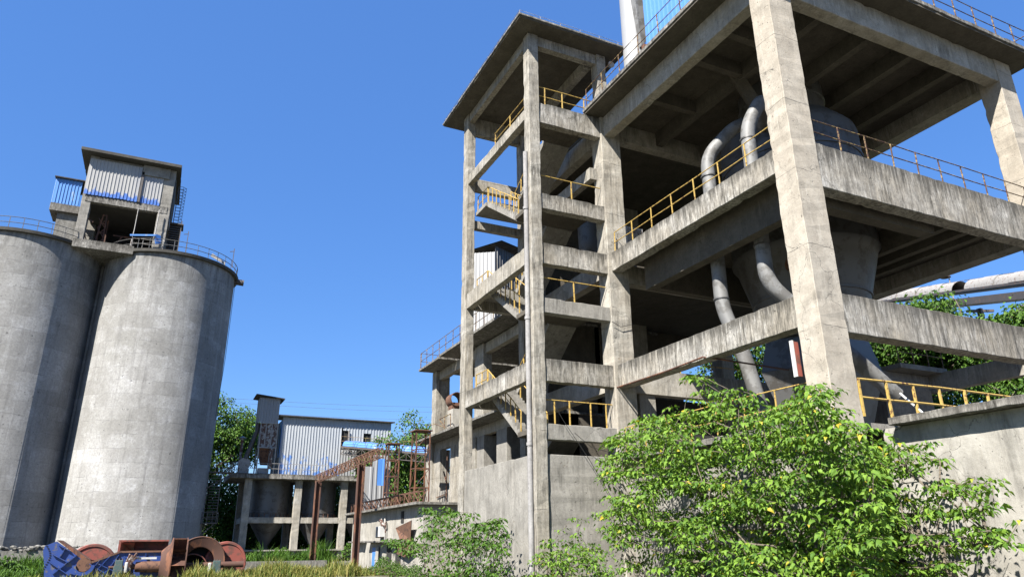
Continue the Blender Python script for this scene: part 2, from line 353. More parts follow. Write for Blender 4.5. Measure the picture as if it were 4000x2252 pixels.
# ================================================================== MAIN CONCRETE BUILDING
XA, YA, XB, YB = 16.815, 14.186, 17.93, 25.11
main = thing('concrete_plant_building', 'tall open concrete plant building on heavy columns with yellow railings, right of the stair tower', 'building', (22, 20, 0))
wbox(main, 'column', M['col'], XA, YA, 0, XB, YA+.87, 21.2)
wbox(main, 'column', M['colb'], XA, YB, 0, 17.88, YB+.88, 21.2)
wbox(main, 'column', M['col'], 30.0, YA, 0, 31.08, YA+.87, 21.2)
for p in ((30.0, 25.11), (16.9, 33.0), (23.6, 33.0), (30.0, 33.0)): part_box(main, 'column', M['conc'], p[0], p[1], 0, p[0]+.9, p[1]+.9, 21.2)
part_box(main, 'column', M['conc'], 18.15, 25.3, 0, 18.98, 26.1, 7.66)
# perimeter beams: L face (x) and R face (y)
for zt, zb, m in ((21.198, 20.12, 'conc'), (14.0, 13.1, 'stain'), (8.78, 7.77, 'stain')):
    wbox(main, 'beam', M[m], 16.98, YA+.86, zb, 17.5, YB+.02, zt)
for zt, zb, m in ((21.198, 20.06, 'conc'), (14.0, 12.37, 'stain'), (8.72, 7.47, 'stain')):
    wbox(main, 'beam', M[m], XB-.02, YA+.03, zb, 30.02, YA+.55, zt)
    wbox(main, 'beam', M[m], 31.07, YA+.03, zb, 40, YA+.55, zt) if zt < 20 else None
for zt, zb in ((21.198, 20.2), (13.58, 12.7), (8.75, 7.66)):      # row B beams along x
    part_box(main, 'beam', M['conc'], 17.87, YB+.08, zb, 30.02, YB+.6, zt)
for zt, zb in ((21.198, 20.2), (14.0, 13.1), (8.76, 7.8)):         # behind the tower along y
    part_box(main, 'beam', M['conc'], 17.05, YB+.87, zb, 17.5, 33.02, zt)
part_box(main, 'beam', M['conc'], 30.7, 15.05, 7.8, 31.1, 25.2, 8.6)
part_box(main, 'beam', M['conc'], 30.3, 15.05, 12.9, 31.06, 33, 13.58)
part_box(main, 'beam', M['conc'], 30.3, 15.05, 20.3, 31.06, 33, 21.198)
# roof deck with overhang, mid floor with ribs
wbox(main, 'roof_slab', M['slabedge'], 15.97, 13.32, 21.3, 32.0, 25.35, 21.5)
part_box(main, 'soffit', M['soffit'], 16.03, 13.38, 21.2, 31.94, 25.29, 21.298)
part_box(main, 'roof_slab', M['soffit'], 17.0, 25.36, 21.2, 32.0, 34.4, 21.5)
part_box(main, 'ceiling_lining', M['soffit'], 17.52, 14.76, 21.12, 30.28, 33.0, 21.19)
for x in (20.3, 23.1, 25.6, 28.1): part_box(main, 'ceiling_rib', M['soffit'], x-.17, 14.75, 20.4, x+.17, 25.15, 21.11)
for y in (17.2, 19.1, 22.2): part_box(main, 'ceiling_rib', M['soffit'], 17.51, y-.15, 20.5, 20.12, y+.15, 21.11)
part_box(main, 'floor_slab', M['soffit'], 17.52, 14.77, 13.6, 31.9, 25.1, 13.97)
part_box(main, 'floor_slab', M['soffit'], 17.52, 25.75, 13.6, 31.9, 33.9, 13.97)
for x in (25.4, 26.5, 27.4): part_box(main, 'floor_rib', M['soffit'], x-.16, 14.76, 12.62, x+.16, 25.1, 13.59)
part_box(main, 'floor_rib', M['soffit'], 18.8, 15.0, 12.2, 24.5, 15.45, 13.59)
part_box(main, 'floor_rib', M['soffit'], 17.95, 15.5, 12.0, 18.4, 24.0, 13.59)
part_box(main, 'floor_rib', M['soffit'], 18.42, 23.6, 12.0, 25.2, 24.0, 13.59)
# rear walls added to keep the back bay dark; low enclosed part
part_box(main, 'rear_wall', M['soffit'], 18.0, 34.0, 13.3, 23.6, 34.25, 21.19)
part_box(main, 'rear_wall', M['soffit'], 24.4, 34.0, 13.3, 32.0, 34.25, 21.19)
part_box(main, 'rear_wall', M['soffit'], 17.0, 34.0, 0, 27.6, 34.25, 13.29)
part_box(main, 'inner_wall', M['grey'], 27.5, 20.5, 0, 30.6, 24.4, 8.53)
part_box(main, 'landing', M['grey'], 27.9, 19.8, 8.55, 30.98, 24.6, 8.76)
railing(main, (28.0, 19.9, 8.76), (30.9, 19.9, 8.76), 1.05, spacing=.9, mat=M['oldrail'])
# ground storey walls and podium; black walls stand in for deep shade
part_box(main, 'ground_storey_wall', M['grey'], 17.3, 15.1, 0, 17.55, 25.1, 4.7)
wbox(main, 'podium_slab', M['slabedge'], 16.7, 15.06, 4.7, 19.6, 25.1, 4.93)
part_box(main, 'podium_slab', M['grey'], 17.96, 14.74, 4.72, 34, 34, 4.9)
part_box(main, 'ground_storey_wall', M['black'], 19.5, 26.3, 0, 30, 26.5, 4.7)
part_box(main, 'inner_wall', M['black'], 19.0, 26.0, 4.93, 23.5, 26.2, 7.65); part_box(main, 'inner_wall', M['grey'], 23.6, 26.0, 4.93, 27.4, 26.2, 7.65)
# railings
for z0, xx, y0, y1 in ((21.5, 16.12, 13.5, 25.2),):
    railing(main, (xx, y0, z0), (xx, y1, z0), 1.1, spacing=1.45, mat=M['oldrail'])
railing(main, (16.12, 13.45, 21.5), (31.8, 13.45, 21.5), 1.1, spacing=1.35, mat=M['oldrail'])
railing(main, (31.8, 13.5, 21.5), (31.8, 18, 21.5), 1.1, spacing=1.35, mat=M['oldrail'])
railing(main, (17.14, 15.1, 14.0), (17.14, 25.0, 14.0), 1.0, spacing=1.42, mat=M['yellow'])
railing(main, (18.0, 14.33, 14.0), (29.85, 14.33, 14.0), 1.0, spacing=1.35, mat=M['oldrail'])
railing(main, (17.1, 15.2, 4.93), (17.1, 25.0, 4.93), 1.15, spacing=1.5, mat=M['yellow'])
railing(main, (18.0, 14.2, 4.95), (25.2, 14.2, 4.95), 1.12, spacing=1.12, mat=M['yellow'], r=.036)
railing(main, (24, 33.8, 8.9), (31, 33.8, 8.9), 1.1, spacing=1.5, mat=M['oldrail'])
railing(main, (20.5, 25.3, 8.76), (26, 25.3, 8.76), 1.0, spacing=1.6, mat=M['yellow'])
# hanging torn rail below the low beam
m = MB(); m.tube([aX(2397, 1517, 16.9), aX(2600, 1450, 16.9), aX(2745, 1394, 16.9), aX(2800, 1400, 17.3), aX(3082, 1444, 18.6)], .035, 6); m.build('bent_rail', M['orust'], main, smooth=True)
# red sign board edge-on at the corner column
t = thing('sign_board', 'narrow red board with a white edge fixed at the big corner column above the tree', 'sign', (16.7, 15.1, 6.2))
part_box(t, 'board', M['rmach'], 16.6, 15.12, 6.2, 16.81, 15.2, 7.27); part_box(t, 'frame', M['white'], 16.55, 15.1, 6.18, 16.599, 15.22, 7.29)
t = thing('electric_panel', 'pale rectangular cabinet behind the railing beside the middle tower column', 'cabinet', (18.9, 25.7, 13.97))
part_box(t, 'body', M['white'], 18.75, 26.3, 13.97, 19.75, 26.8, 16.2, bev=.02); part_box(t, 'door', M['greyrail'], 18.82, 26.27, 14.1, 19.68, 26.299, 16.1)

# annex to the right: plaster wall with a thin concrete roof edge
anx = thing('low_annex', 'low plastered annex wall under a thin concrete roof edge at bottom right', 'building', (22, 8, 0))
part_box(anx, 'wall', M['plaster'], 19.32, -8, 0, 19.6, 14.7, 4.72)
wbox(anx, 'roof_slab', M['slabedge'], 18.88, -8, 4.73, 40, 14.15, 4.95)

# ================================================================== STAIR TOWER
tw = thing('stair_tower', 'slender open concrete stair tower with a flat roof, left of the tall plant building', 'tower', (15, 29, 0))
wbox(tw, 'column', M['tower'], 12.93, 25.13, 0, 13.47, 25.68, 24.9)
wbox(tw, 'column', M['tower'], 12.93, 32.8, 0, 13.4, 33.45, 24.9)
wbox(tw, 'column', M['tower'], 16.82, 25.13, 21.51, 17.34, 25.7, 24.9)
wbox(tw, 'column', M['tower'], 16.3, 32.8, 0, 16.85, 33.45, 24.9)
for zt, zb, m in ((21.15, 20.05, 'stain'), (16.38, 15.62, 'stain'), (13.95, 12.98, 'stain'), (11.4, 10.75, 'grey'), (8.75, 7.8, 'stain'), (6.08, 5.45, 'grey')):
    wbox(tw, 'beam', M[m], 13.46, 25.2, zb, 16.83, 25.6, zt)
for zt, zb in ((20.9, 20.35), (13.9, 13.07), (8.71, 7.9)):
    wbox(tw, 'beam', M['stain' if zt < 10 else 'tower'], 12.98, 25.67, zb, 13.32, 32.81, zt)
for zt, zb in ((24.89, 23.78), (20.9, 20.2), (18.3, 17.85), (13.9, 13.2), (8.7, 8.0)):
    part_box(tw, 'beam', M['tower'], 13.39, 32.95, zb, 16.31, 33.3, zt)
for zt, zb in ((24.89, 24.35), (18.6, 18.0)): part_box(tw, 'beam', M['tower'], 16.45, 25.7, zb, 16.8, 32.81, zt)
part_box(tw, 'beam', M['tower'], 13.46, 25.22, 24.35, 16.83, 25.55, 24.89)
part_box(tw, 'beam', M['tower'], 13.0, 25.67, 24.35, 13.3, 32.81, 24.89)
wbox(tw, 'roof_slab', M['slabedge'], 12.03, 24.22, 24.97, 18.2, 34.7, 25.09)
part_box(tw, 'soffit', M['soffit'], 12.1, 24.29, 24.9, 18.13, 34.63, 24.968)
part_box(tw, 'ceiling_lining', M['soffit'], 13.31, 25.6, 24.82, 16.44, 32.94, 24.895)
wbox(tw, 'wall', M['grey'], 13.46, 25.24, 0, 16.83, 25.5, 4.88)
wbox(tw, 'wall', M['grey'], 13.0, 25.67, 0, 13.28, 32.81, 4.87)
def flight(x0, x1, yt, zt, yb, zb, n=15):
    s = 1 if yt > yb else -1; dy = abs(yt-yb)/n; dz = (zt-zb)/n; th = .24
    poly = []; y, z = yb, zb
    for i in range(n): poly.append((y, z)); z += dz; poly.append((y, z)); y += s*dy
    poly += [(yt, zt), (yt, zt-th), (yb, zb-th)]
    return MB().prism(poly, 'x', x0, x1).build('stair_flight', M['grey'], tw)
near, far = 27.9, 31.5
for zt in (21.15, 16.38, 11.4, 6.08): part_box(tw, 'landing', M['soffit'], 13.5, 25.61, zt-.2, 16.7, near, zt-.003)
for zf in (18.77, 13.9, 8.7): part_box(tw, 'landing', M['grey'], 13.5, far, zf-.2, 16.29, 32.94, zf)
for zf, zn in ((18.77, 16.38), (13.9, 11.4), (8.7, 6.08)):
    flight(13.6, 15.05, far, zf, near, zn)
    railing(tw, (13.66, far, zf), (13.66, near, zn), .95, rails=(1,), spacing=.6, r=.024, mat=M['yellow'])
    railing(tw, (13.62, 32.9, zf), (13.62, far, zf), .95, rails=(1, .5), spacing=.9, r=.024, mat=M['yellow'])
    railing(tw, (14.98, far, zf), (14.98, near, zn), .95, rails=(1,), spacing=1.2, r=.024, mat=M['yellow'])
for zf, zn in ((18.77, 21.15), (13.9, 16.38), (8.7, 11.4)):
    flight(15.2, 16.65, near, zn, far, zf)
    railing(tw, (15.25, near, zn), (15.25, far, zf), .95, rails=(1,), spacing=.9, r=.024, mat=M['yellow'])
flight(15.2, 16.65, near, 6.08, 31.9, 3.4)
for z, ps, rs in ((21.15, (.1, .4, .78), (1, .5)), (16.38, (.5,), (1,)), (11.4, (.48,), (1,)), (6.08, (.12, .34, .66, .9), (1,))):
    railing(tw, (13.6, 25.4, z), (16.78, 25.4, z), 1.0, rails=rs, posts=ps, r=.025)
railing(tw, (13.15, 29.5, 20.9), (13.15, 25.8, 20.9), .85, posts=(0, .5), r=.024)
# lightning strip on the roof edge
m = MB(); z = 25.27
m.tube([(12.1, 34.6, z), (12.1, 24.3, z), (18.1, 24.3, z)], .012, 5)
for i in range(9): m.bar((12.1, 24.3+i*1.25, 25.1), (12.1, 24.3+i*1.25, z), .02)
for i in range(1, 6): m.bar((12.1+i*1.1, 24.3, 25.1), (12.1+i*1.1, 24.3, z), .02)
m.build('lightning_strip', M['greyrail'], tw)
m = MB().tube([(12.83, 25.42, 0), (12.83, 25.42, 9), (12.84, 25.42, 18.4)], .11, 10)
for zc in (5.2, 10.4, 15.5): m.tube([(12.82, 25.42, zc), (12.82, 25.42, zc+.12)], .13, 10)
m.build('downpipe', M['piped'], tw, smooth=True)
t = thing('flood_light', 'small grey flood lamp on the upper right column of the stair tower', 'lamp', (17.34, 25.15, 24.2))
MB().lathe((17.55, 25.0, 24.35), [(.0, .12), (.1, .1), (.17, -.04), (.18, -.1), (.0, -.08)], 14, 'y').build('lamp_head', M['greyrail'], t, smooth=True)
MB().bar((17.3, 25.2, 24.3), (17.55, 25.1, 24.32), .05).build('arm', M['darkrail'], t)
# vent pipes and cabinets on the main roof
t = thing('roof_duct', 'thick white duct with torn wrapping rising from the main roof beside the tower', 'duct', (18.5, 24.3, 21.5))
c0 = aD(2411, 150, 30.3); cx, cy = c0[0], c0[1]
cx, cy = 18.55*30.3/math.hypot(18.55, 24.3)+.02, 24.3*30.3/math.hypot(18.55, 24.3)
MB().lathe((cx, cy, 0), [(0, 21.5), (.56, 21.5), (.56, 23.4), (.57, 23.42), (.56, 23.44), (.56, 31), (0, 31)], 26).build('pipe', M['whitesheet'], t, smooth=True)
MB().add([(cx-.6, cy-.95, 31), (cx+.75, cy-.95, 31), (cx+.75, cy+.2, 31), (cx-.6, cy+.2, 31), (cx-.1, cy-.75, 24.6), (cx+.72, cy-.75, 25.6), (cx+.72, cy, 25.6), (cx-.1, cy, 24.6)],
    [(0, 1, 2, 3), (7, 6, 5, 4), (0, 4, 5, 1), (1, 5, 6, 2), (2, 6, 7, 3), (3, 7, 4, 0)]).build('torn_wrapping', M['galv'], t)
m = MB()
for i in range(5): m.bar((cx+.72, cy-.9, 26.2+i*.5), (cx+1.2, cy-.9, 26.2+i*.5), .06)
for i in range(3): m.bar((cx+.74+i*.22, cy-.9, 25.6), (cx+.74+i*.22, cy-.9, 31), .06)
m.build('rusty_grid', M['rust'], t)
t = thing('blue_clad_housing', 'blue corrugated housing on the main roof behind the rusty railing', 'housing', (20, 19, 21.5))
MB().corr((18.35, 23.0), (18.35, 16.4), 23.2, 30, .3, .05).build('cladding', M['paleblue'], t)
part_box(t, 'frame', M['darkrail'], 18.41, 16.5, 22.9, 21, 22.9, 29.8)
MB().add([(18.3, 22.6, 22.9), (18.3, 16.6, 22.9), (21, 16.6, 22.9), (21, 22.6, 22.9), (19, 21.6, 21.5), (19, 17.6, 21.5), (20.4, 17.6, 21.5), (20.4, 21.6, 21.5)],
    [(3, 2, 1, 0), (4, 5, 6, 7), (0, 1, 5, 4), (1, 2, 6, 5), (2, 3, 7, 6), (3, 0, 4, 7)]).build('hopper', M['steel'], t)
part_box(t, 'leg', M['orust'], 18.0, 22.75, 21.5, 18.25, 22.95, 24.2)
part_box(t, 'leg', M['orust'], 18.1, 19.3, 21.5, 18.3, 19.45, 22.4)

# ================================================================== CYCLONE AND DUCTS
vx, vy = 23.54, 20.17
v = thing('cyclone_vessel', 'big grey steel cyclone vessel hanging through the middle floor of the plant building', 'vessel', (vx, vy, 5))
MB().lathe((vx, vy, 0), [(1.84, 21.1), (1.84, 20.4), (1.9, 20.38), (1.9, 20.3), (1.84, 20.28), (1.84, 19.5), (2.3, 19.2), (2.9, 18.5), (2.95, 18.3), (2.95, 14.0), (2.95, 13.3)], 48).build('shell', M['steel'], v, smooth=True)
MB().lathe((vx, vy, 0), [(2.95, 13.3), (2.95, 12.95), (2.99, 12.93), (2.99, 12.85), (2.8, 12.6), (2.72, 12.3), (2.34, 11.0), (2.37, 10.98), (2.36, 10.9), (2.3, 10.88), (1.95, 9.5), (1.7, 9.3)], 48).build('cone', M['steel'], v, smooth=True)
def frust(b0, z0, b1, z1):
    k = [(-1, -1), (1, -1), (1, 1), (-1, 1)]; a = math.radians(20); vs = []
    for b, z in ((b0, z0), (b1, z1)):
        for p, q in k: vs.append((vx+(p*math.cos(a)-q*math.sin(a))*b, vy+(p*math.sin(a)+q*math.cos(a))*b, z))
    return vs, [(0, 1, 2, 3), (7, 6, 5, 4), (0, 4, 5, 1), (1, 5, 6, 2), (2, 6, 7, 3), (3, 7, 4, 0)]
h = MB(); h.add(*frust(1.45, 9.6, 1.75, 8.0)); h.add(*frust(1.75, 7.99, 1.0, 4.95)); h.build('lower_hopper', M['steel'], v)
for z in (15.4, 17.0): MB().lathe((vx, vy, 0), [(2.95, z), (3.0, z), (3.0, z+.09), (2.95, z+.09)], 48).build('girth_band', M['steel'], v, smooth=True)
a = math.radians(215); hx, hy = vx+2.55*math.cos(a), vy+2.55*math.sin(a)
MB().lathe((hx, hy, 11.9), [(.0, -.3), (.4, -.3), (.4, .3), (.0, .3)], 20, 'x').build('manhole', M['rust'], v)
for k in range(4):
    a = math.radians(45+90*k); MB().bar((vx+2.9*math.cos(a), vy+2.9*math.sin(a), 14.5), (vx+3.7*math.cos(a), vy+3.7*math.sin(a), 14.0), .25, .5).build('support_bracket', M['steel'], v)
def elbowed(pts, rad=.5, n=6):
    out = [np.array(pts[0], float)]
    for i in range(1, len(pts)-1):
        a, b, c = (np.array(pts[j], float) for j in (i-1, i, i+1)); d1 = (a-b)/np.linalg.norm(a-b); d2 = (c-b)/np.linalg.norm(c-b)
        for k in range(n+1):
            t = k/n; out.append((1-t)**2*(b+d1*rad)+2*t*(1-t)*b+t*t*(b+d2*rad))
    out.append(np.array(pts[-1], float)); return out
def duct(name, label, pts, r, mat=None, rings=()):
    t = thing(name, label, 'duct', pts[-1], group='ducts beside the cyclone vessel')
    MB().tube(elbowed(pts, min(.6, r*2.2)), r, 20).build('pipe', mat or M['galv'], t, smooth=True)
    for p, q in rings: MB().tube([p, q], r+.035, 20).build('joint_band', M['steel'], t, smooth=True)
    return t
duct('vertical_duct', 'grey round duct bending over from the vessel and dropping nearest the middle column', [(21.6, 19.2, 18.6), (20.0, 19.5, 18.35), (18.85, 20.3, 16.9), (18.8, 20.33, 10.15), (19.2, 19.9, 8.3), (19.6, 19.55, 5.2)], .28,
     rings=[((18.83, 20.31, 15.9), (18.83, 20.31, 15.96)), ((18.8, 20.33, 12.4), (18.8, 20.33, 12.45)), ((18.8, 20.33, 10.5), (18.8, 20.33, 10.55))])
duct('vertical_duct', 'grey round duct with an elbow slanting behind the big corner column', [(20.9, 18.9, 18.1), (19.5, 17.5, 18.3), (18.9, 17.95, 17.0), (18.88, 17.98, 10.45), (21.4, 16.95, 7.7), (23.0, 16.7, 6.4)], .28,
     rings=[((18.9, 17.97, 16.4), (18.9, 17.97, 16.46)), ((18.88, 17.98, 11.9), (18.88, 17.98, 11.95))])
t = thing('slanted_chute', 'dark square chute slanting down from the ceiling behind the big corner column', 'chute', (20.8, 18.9, 18)); MB().bar((20.15, 19.5, 21.1), (21.7, 18.0, 15.5), .5, .45).build('chute_body', M['soffit'], t)
t = thing('curved_steel_bin', 'dark rounded steel bin behind the middle column seen against the sky', 'bin', (18.6, 30, 14)); MB().lathe((18.35, 29.0, 16.6), [(0, -1.5), (.4, -1.3), (.6, -.7), (.62, 0), (.62, 1.6), (0, 1.7)], 20).build('bin_body', M['steel'], t, smooth=True)
t = thing('barrier_pole', 'thin white pole leaning behind the annex railing', 'pole', (22.5, 15.2, 5)); MB().tube([aY(3515, 1535, 14.6), aY(3605, 1612, 14.1)], .035, 8).build('pole_body', M['white'], t, smooth=True)

# ================================================================== REAR BLOCK (left behind the tower)
rb = thing('rear_block', 'lower concrete block behind the stair tower with railed broken roof slabs and tall openings', 'building', (18, 42, 0))
wbox(rb, 'column', M['tower'], 16.7, 47.9, 8.4, 17.75, 48.75, 13.35)
wbox(rb, 'column', M['tower'], 16.8, 39.5, 8.4, 17.4, 40.9, 13.35)
part_box(rb, 'column', M['tower'], 20.6, 39.5, 8.4, 21.2, 40.3, 13.35); part_box(rb, 'column', M['tower'], 20.6, 47.9, 8.4, 21.5, 48.7, 13.35)
wbox(rb, 'beam', M['conc'], 16.95, 33.9, 12.72, 17.35, 47.92, 13.36)
wbox(rb, 'roof_slab', M['slabedge'], 15.6, 33.9, 13.45, 26, 44.3, 13.62)
wbox(rb, 'roof_slab', M['slabedge'], 15.6, 44.45, 13.36, 26, 48.7, 13.52)
railing(rb, (15.7, 48.5, 13.5), (15.7, 34.2, 13.55), 1.2, spacing=1.25, mat=M['oldrail'])
railing(rb, (15.7, 48.55, 13.5), (22, 48.55, 13.5), 1.2, spacing=1.25, mat=M['oldrail'])
wbox(rb, 'floor_slab', M['slabedge'], 15.6, 33.9, 8.25, 26, 48.9, 8.4)
part_box(rb, 'inner_wall', M['soffit'], 21.5, 34, 8.41, 21.8, 46, 13.44)  # back wall added so the storey looks dark inside
part_box(rb, 'beam', M['conc'], 16.85, 33.9, 7.66, 17.2, 49.2, 8.24)
# ground storey wall: piers and window openings
for y0, y1 in ((33.5, 33.7), (36.1, 37.5), (39.34, 41.0)): part_box(rb, 'pier', M['grey'], 16.8, y0, 0, 17.6, y1, 7.655)
part_box(rb, 'wall', M['tower'], 16.803, 41.0, 0, 17.5, 45.0, 7.655); part_box(rb, 'wall', M['tower'], 16.8, 46.9, 0, 17.5, 48.2, 7.655); part_box(rb, 'wall', M['tower'], 16.8, 45.0, 0, 17.5, 46.9, 4.9)
part_box(rb, 'pier', M['tower'], 16.62, 48.2, 0, 17.3, 49.4, 8.24); part_box(rb, 'pier', M['tower'], 16.68, 40.4, 0, 16.797, 41.05, 7.655)
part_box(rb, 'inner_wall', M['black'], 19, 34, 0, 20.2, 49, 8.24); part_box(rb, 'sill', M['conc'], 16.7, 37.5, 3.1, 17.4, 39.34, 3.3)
m = MB()
for dz, y in ((2.3, 47.2), (1.75, 47.4), (1.2, 47.4)): m.bar((16.72, y, 2.2+dz), (16.72, y-2, 2.25+dz+.1), .05)
m.bar((16.7, 45.3, 7.4), (16.7, 45.35, 2.4), .05); m.bar((16.7, 45.9, 6.1), (16.68, 45.2, 5.3), .08)
m.build('rusty_bracket', M['rust'], rb)
t = thing('rusty_fan_outlet', 'round rusty fan outlet on a concrete block on the rear roof', 'fan', (17.6, 43.5, 8.4))
p = aD(1776, 1562, 46.6)
MB().lathe((p[0], p[1], p[2]), [(.42, -.5), (.46, -.5), (.46, .5), (.42, .5), (.42, -.5)], 20, 'y').build('outlet', M['rust'], t, smooth=True)
q = aD(1785, 1600, 46.6); part_box(t, 'plinth', M['plaster'], p[0]-.3, p[1]-.5, 8.4, p[0]+.9, p[1]+.5, q[2]); part_box(t, 'casing', M['rust'], p[0]-.28, p[1]-.3, q[2], p[0]+.8, p[1]+.4, p[2]-.2)
t = thing('bent_railing', 'bent rusty railing piece lying at the end of the rear slab', 'railing', (15.8, 47.5, 8.4)); m = MB()
m.tube([aX(1661, 1663, 15.8), aX(1700, 1655, 15.8), aX(1738, 1668, 15.8)], .025, 5); m.tube([aX(1716, 1637, 15.8), aX(1760, 1615, 15.8), aX(1760, 1665, 15.8)], .03, 5); m.tube([aX(1716, 1637, 15.8), aX(1738, 1668, 15.8)], .03, 5); m.tube([aX(1738, 1625, 15.8), aX(1736, 1672, 15.8)], .03, 5)
m.build('rail_tube', M['oldrail'], t, smooth=True)
# sheds standing on the rear roof
t = thing('roof_shed', 'tall pale corrugated shed with a dark flank seen through the stair tower', 'shed', (20, 45, 13.5))
MB().corr((18.85, 46.5), (20.3, 45.53), 14.2, 22.4, .28, .05).build('cladding', M['whitesheet'], t)
MB().corr((20.32, 45.54), (24.5, 47.6), 16.2, 22.9, .28, .05).build('side_cladding', M['steel'], t)
m = MB().add([(18.5, 46.6, 22.6), (20.6, 45.0, 23.2), (24.6, 46.8, 23.3), (21.9, 49, 22.3)], [(0, 1, 2, 3)]); m.add([(18.5, 46.6, 22.5), (20.6, 45.0, 23.1), (24.6, 46.8, 23.2), (21.9, 49, 22.2)], [(3, 2, 1, 0)]); m.build('roof', M['roofdark'], t)
part_box(t, 'base_wall', M['plaster'], 18.9, 45.6, 13.5, 22, 46.4, 14.2)
t = thing('corrugated_shed', 'pale blue and white corrugated shed glimpsed high behind the middle column', 'shed', (27, 45, 13.5))
MB().corr((25.3, 45.5), (28.2, 45), 13.6, 22.4, .3, .05).build('cladding', M['blue'], t); part_box(t, 'frame', M['darkrail'], 25.5, 45.7, 13.6, 28, 48, 22.2)

# ================================================================== LOW BUILDING WITH AIR CONDITIONER
lb = thing('low_building', 'low plastered building with thin roof edge and small window canopies behind the rusty gantry', 'building', (15, 46, 0))
part_box(lb, 'wall', M['plaster'], 12.9, 38.5, 0, 13.15, 54.6, 3.58); part_box(lb, 'wall', M['plaster'], 13.15, 54.3, 0, 16.6, 54.6, 3.58); part_box(lb, 'wall', M['plaster'], 13.15, 38.5, 0, 16.6, 38.75, 3.58)
wbox(lb, 'roof_slab', M['slabedge'], 12.35, 38.2, 3.58, 16.7, 55.0, 3.73)
wbox(lb, 'canopy', M['slabedge'], 12.35, 50.2, 1.68, 12.898, 53.4, 1.78); wbox(lb, 'canopy', M['slabedge'], 12.35, 40.6, 1.68, 12.898, 49.2, 1.78)
a, b = aX(1350+243/2.24, 1650+1090/2.24, 12.87), aX(1350+262/2.24, 1650+1262/2.24, 12.87)
part_box(lb, 'door', M['blue'], 12.84, b[1], 0, 12.898, a[1]+.1, a[2]); part_box(lb, 'doorway', M['plaster'], 12.8, b[1]-.75, 0, 12.839, b[1]-.05, a[2]+.02)
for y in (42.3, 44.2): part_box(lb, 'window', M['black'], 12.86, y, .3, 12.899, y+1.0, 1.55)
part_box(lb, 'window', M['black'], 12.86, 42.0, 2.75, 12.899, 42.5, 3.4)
t = thing('air_conditioner', 'white air conditioner unit mounted high on the low plastered building', 'air conditioner', (12.6, 46, 2))
part_box(t, 'case', M['white'], 12.5, 45.75, 2.0, 12.86, 46.65, 2.62, bev=.02)
MB().lathe((12.49, 46.3, 2.31), [(0, 0), (.24, 0), (.25, -.015), (.0, -.02)], 20, 'x').build('fan_grille', M['greyrail'], t)
MB().bar((12.5, 45.8, 1.98), (12.9, 45.8, 1.98), .04).bar((12.5, 46.6, 1.98), (12.9, 46.6, 1.98), .04).build('bracket', M['rust'], t)
t = thing('torn_pipe_insulation', 'tangled torn insulation above the air conditioner', 'insulation', (12.7, 45.6, 2.6)); m = MB()
for i in range(5): m.tube([(12.8, 46.4-i*.25, 2.7), (12.6+rnd.uniform(-.1, .1), 46.1-i*.2, 2.9+rnd.uniform(-.1, .15)), (12.7, 45.8-i*.15, 2.65)], .05, 6)
m.tube([(12.8, 45.4, 2.9), (12.75, 45.3, 2.2), (12.8, 45.5, 1.8)], .05, 6); m.build('insulation', M['rustpatch'], t, smooth=True)
t = thing('crumpled_sheet', 'crumpled rusty sheet metal hanging from the low building', 'scrap sheet', (12.6, 43, 2)); pts = []
P0 = [(1545, 2060), (1560, 2100), (1607, 2030), (1603, 2105), (1560, 2130), (1600, 2140), (1548, 2160), (1580, 2175)]
vs = [aX(x, y, 12.72-(i % 3)*.12) for i, (x, y) in enumerate(P0)]
m = MB().add(vs, [(0, 1, 3, 2), (1, 4, 5, 3), (4, 6, 7, 5)]); o = m.build('scrap', M['rust'], t); md = o.modifiers.new('s', 'SOLIDIFY'); md.thickness = .03

# ================================================================== RUSTY GANTRY, LATTICES, BLUE GALLERY
def truss(m, a, b, h, w=.07, n=10, side=(0, .35, 0)):
    a = np.array(a, float); b = np.array(b, float); s = np.array(side, float); up = np.array((0, 0, h))
    for o in (0*s, s):
        m.bar(a+o, b+o, w); m.bar(a+o+up, b+o+up, w)
        for i in range(n):
            p = a+(b-a)*i/n+o; q = a+(b-a)*(i+1)/n+o
            m.bar(p, p+up, w*.7); m.bar(p+(up if i % 2 else 0*up), q+(0*up if i % 2 else up), w*.7)
        m.bar(b+o, b+o+up, w*.7)
    for i in range(n+1):
        p = a+(b-a)*i/n; m.bar(p, p+s, w*.6); m.bar(p+up, p+s+up, w*.6)
    return m
def hpole(m, x, y, z0, z1, w=.42):
    m.box(x-w/2, y-w/2, z0, x-w/2+.05, y+w/2, z1); m.box(x+w/2-.05, y-w/2, z0, x+w/2, y+w/2, z1); m.box(x-w/2+.05, y-.03, z0, x+w/2-.05, y+.03, z1); return m
gt = thing('rusty_gantry', 'rusty steel gantry of two tall H posts with a lattice girder on top', 'gantry', (11, 52, 0))
hpole(MB(), 11, 59.1, 0, 6.28, .42).build('post', M['orust'], gt); hpole(MB(), 11, 45.4, 0, 6.28, .36).build('post', M['orust'], gt)
truss(MB(), (10.85, 59.6, 6.3), (10.85, 40.9, 6.3), .5, .05, 26, (.3, 0, 0)).build('girder', M['rust'], gt)
gt2 = thing('roof_lattice_girder', 'long rusty lattice girder lying along the roof of the low building', 'girder', (12.6, 46, 3.73))
truss(MB(), (12.55, 53.9, 3.75), (12.55, 38.4, 3.75), .55, .045, 18, (.3, 0, 0)).build('girder', M['rust'], gt2)
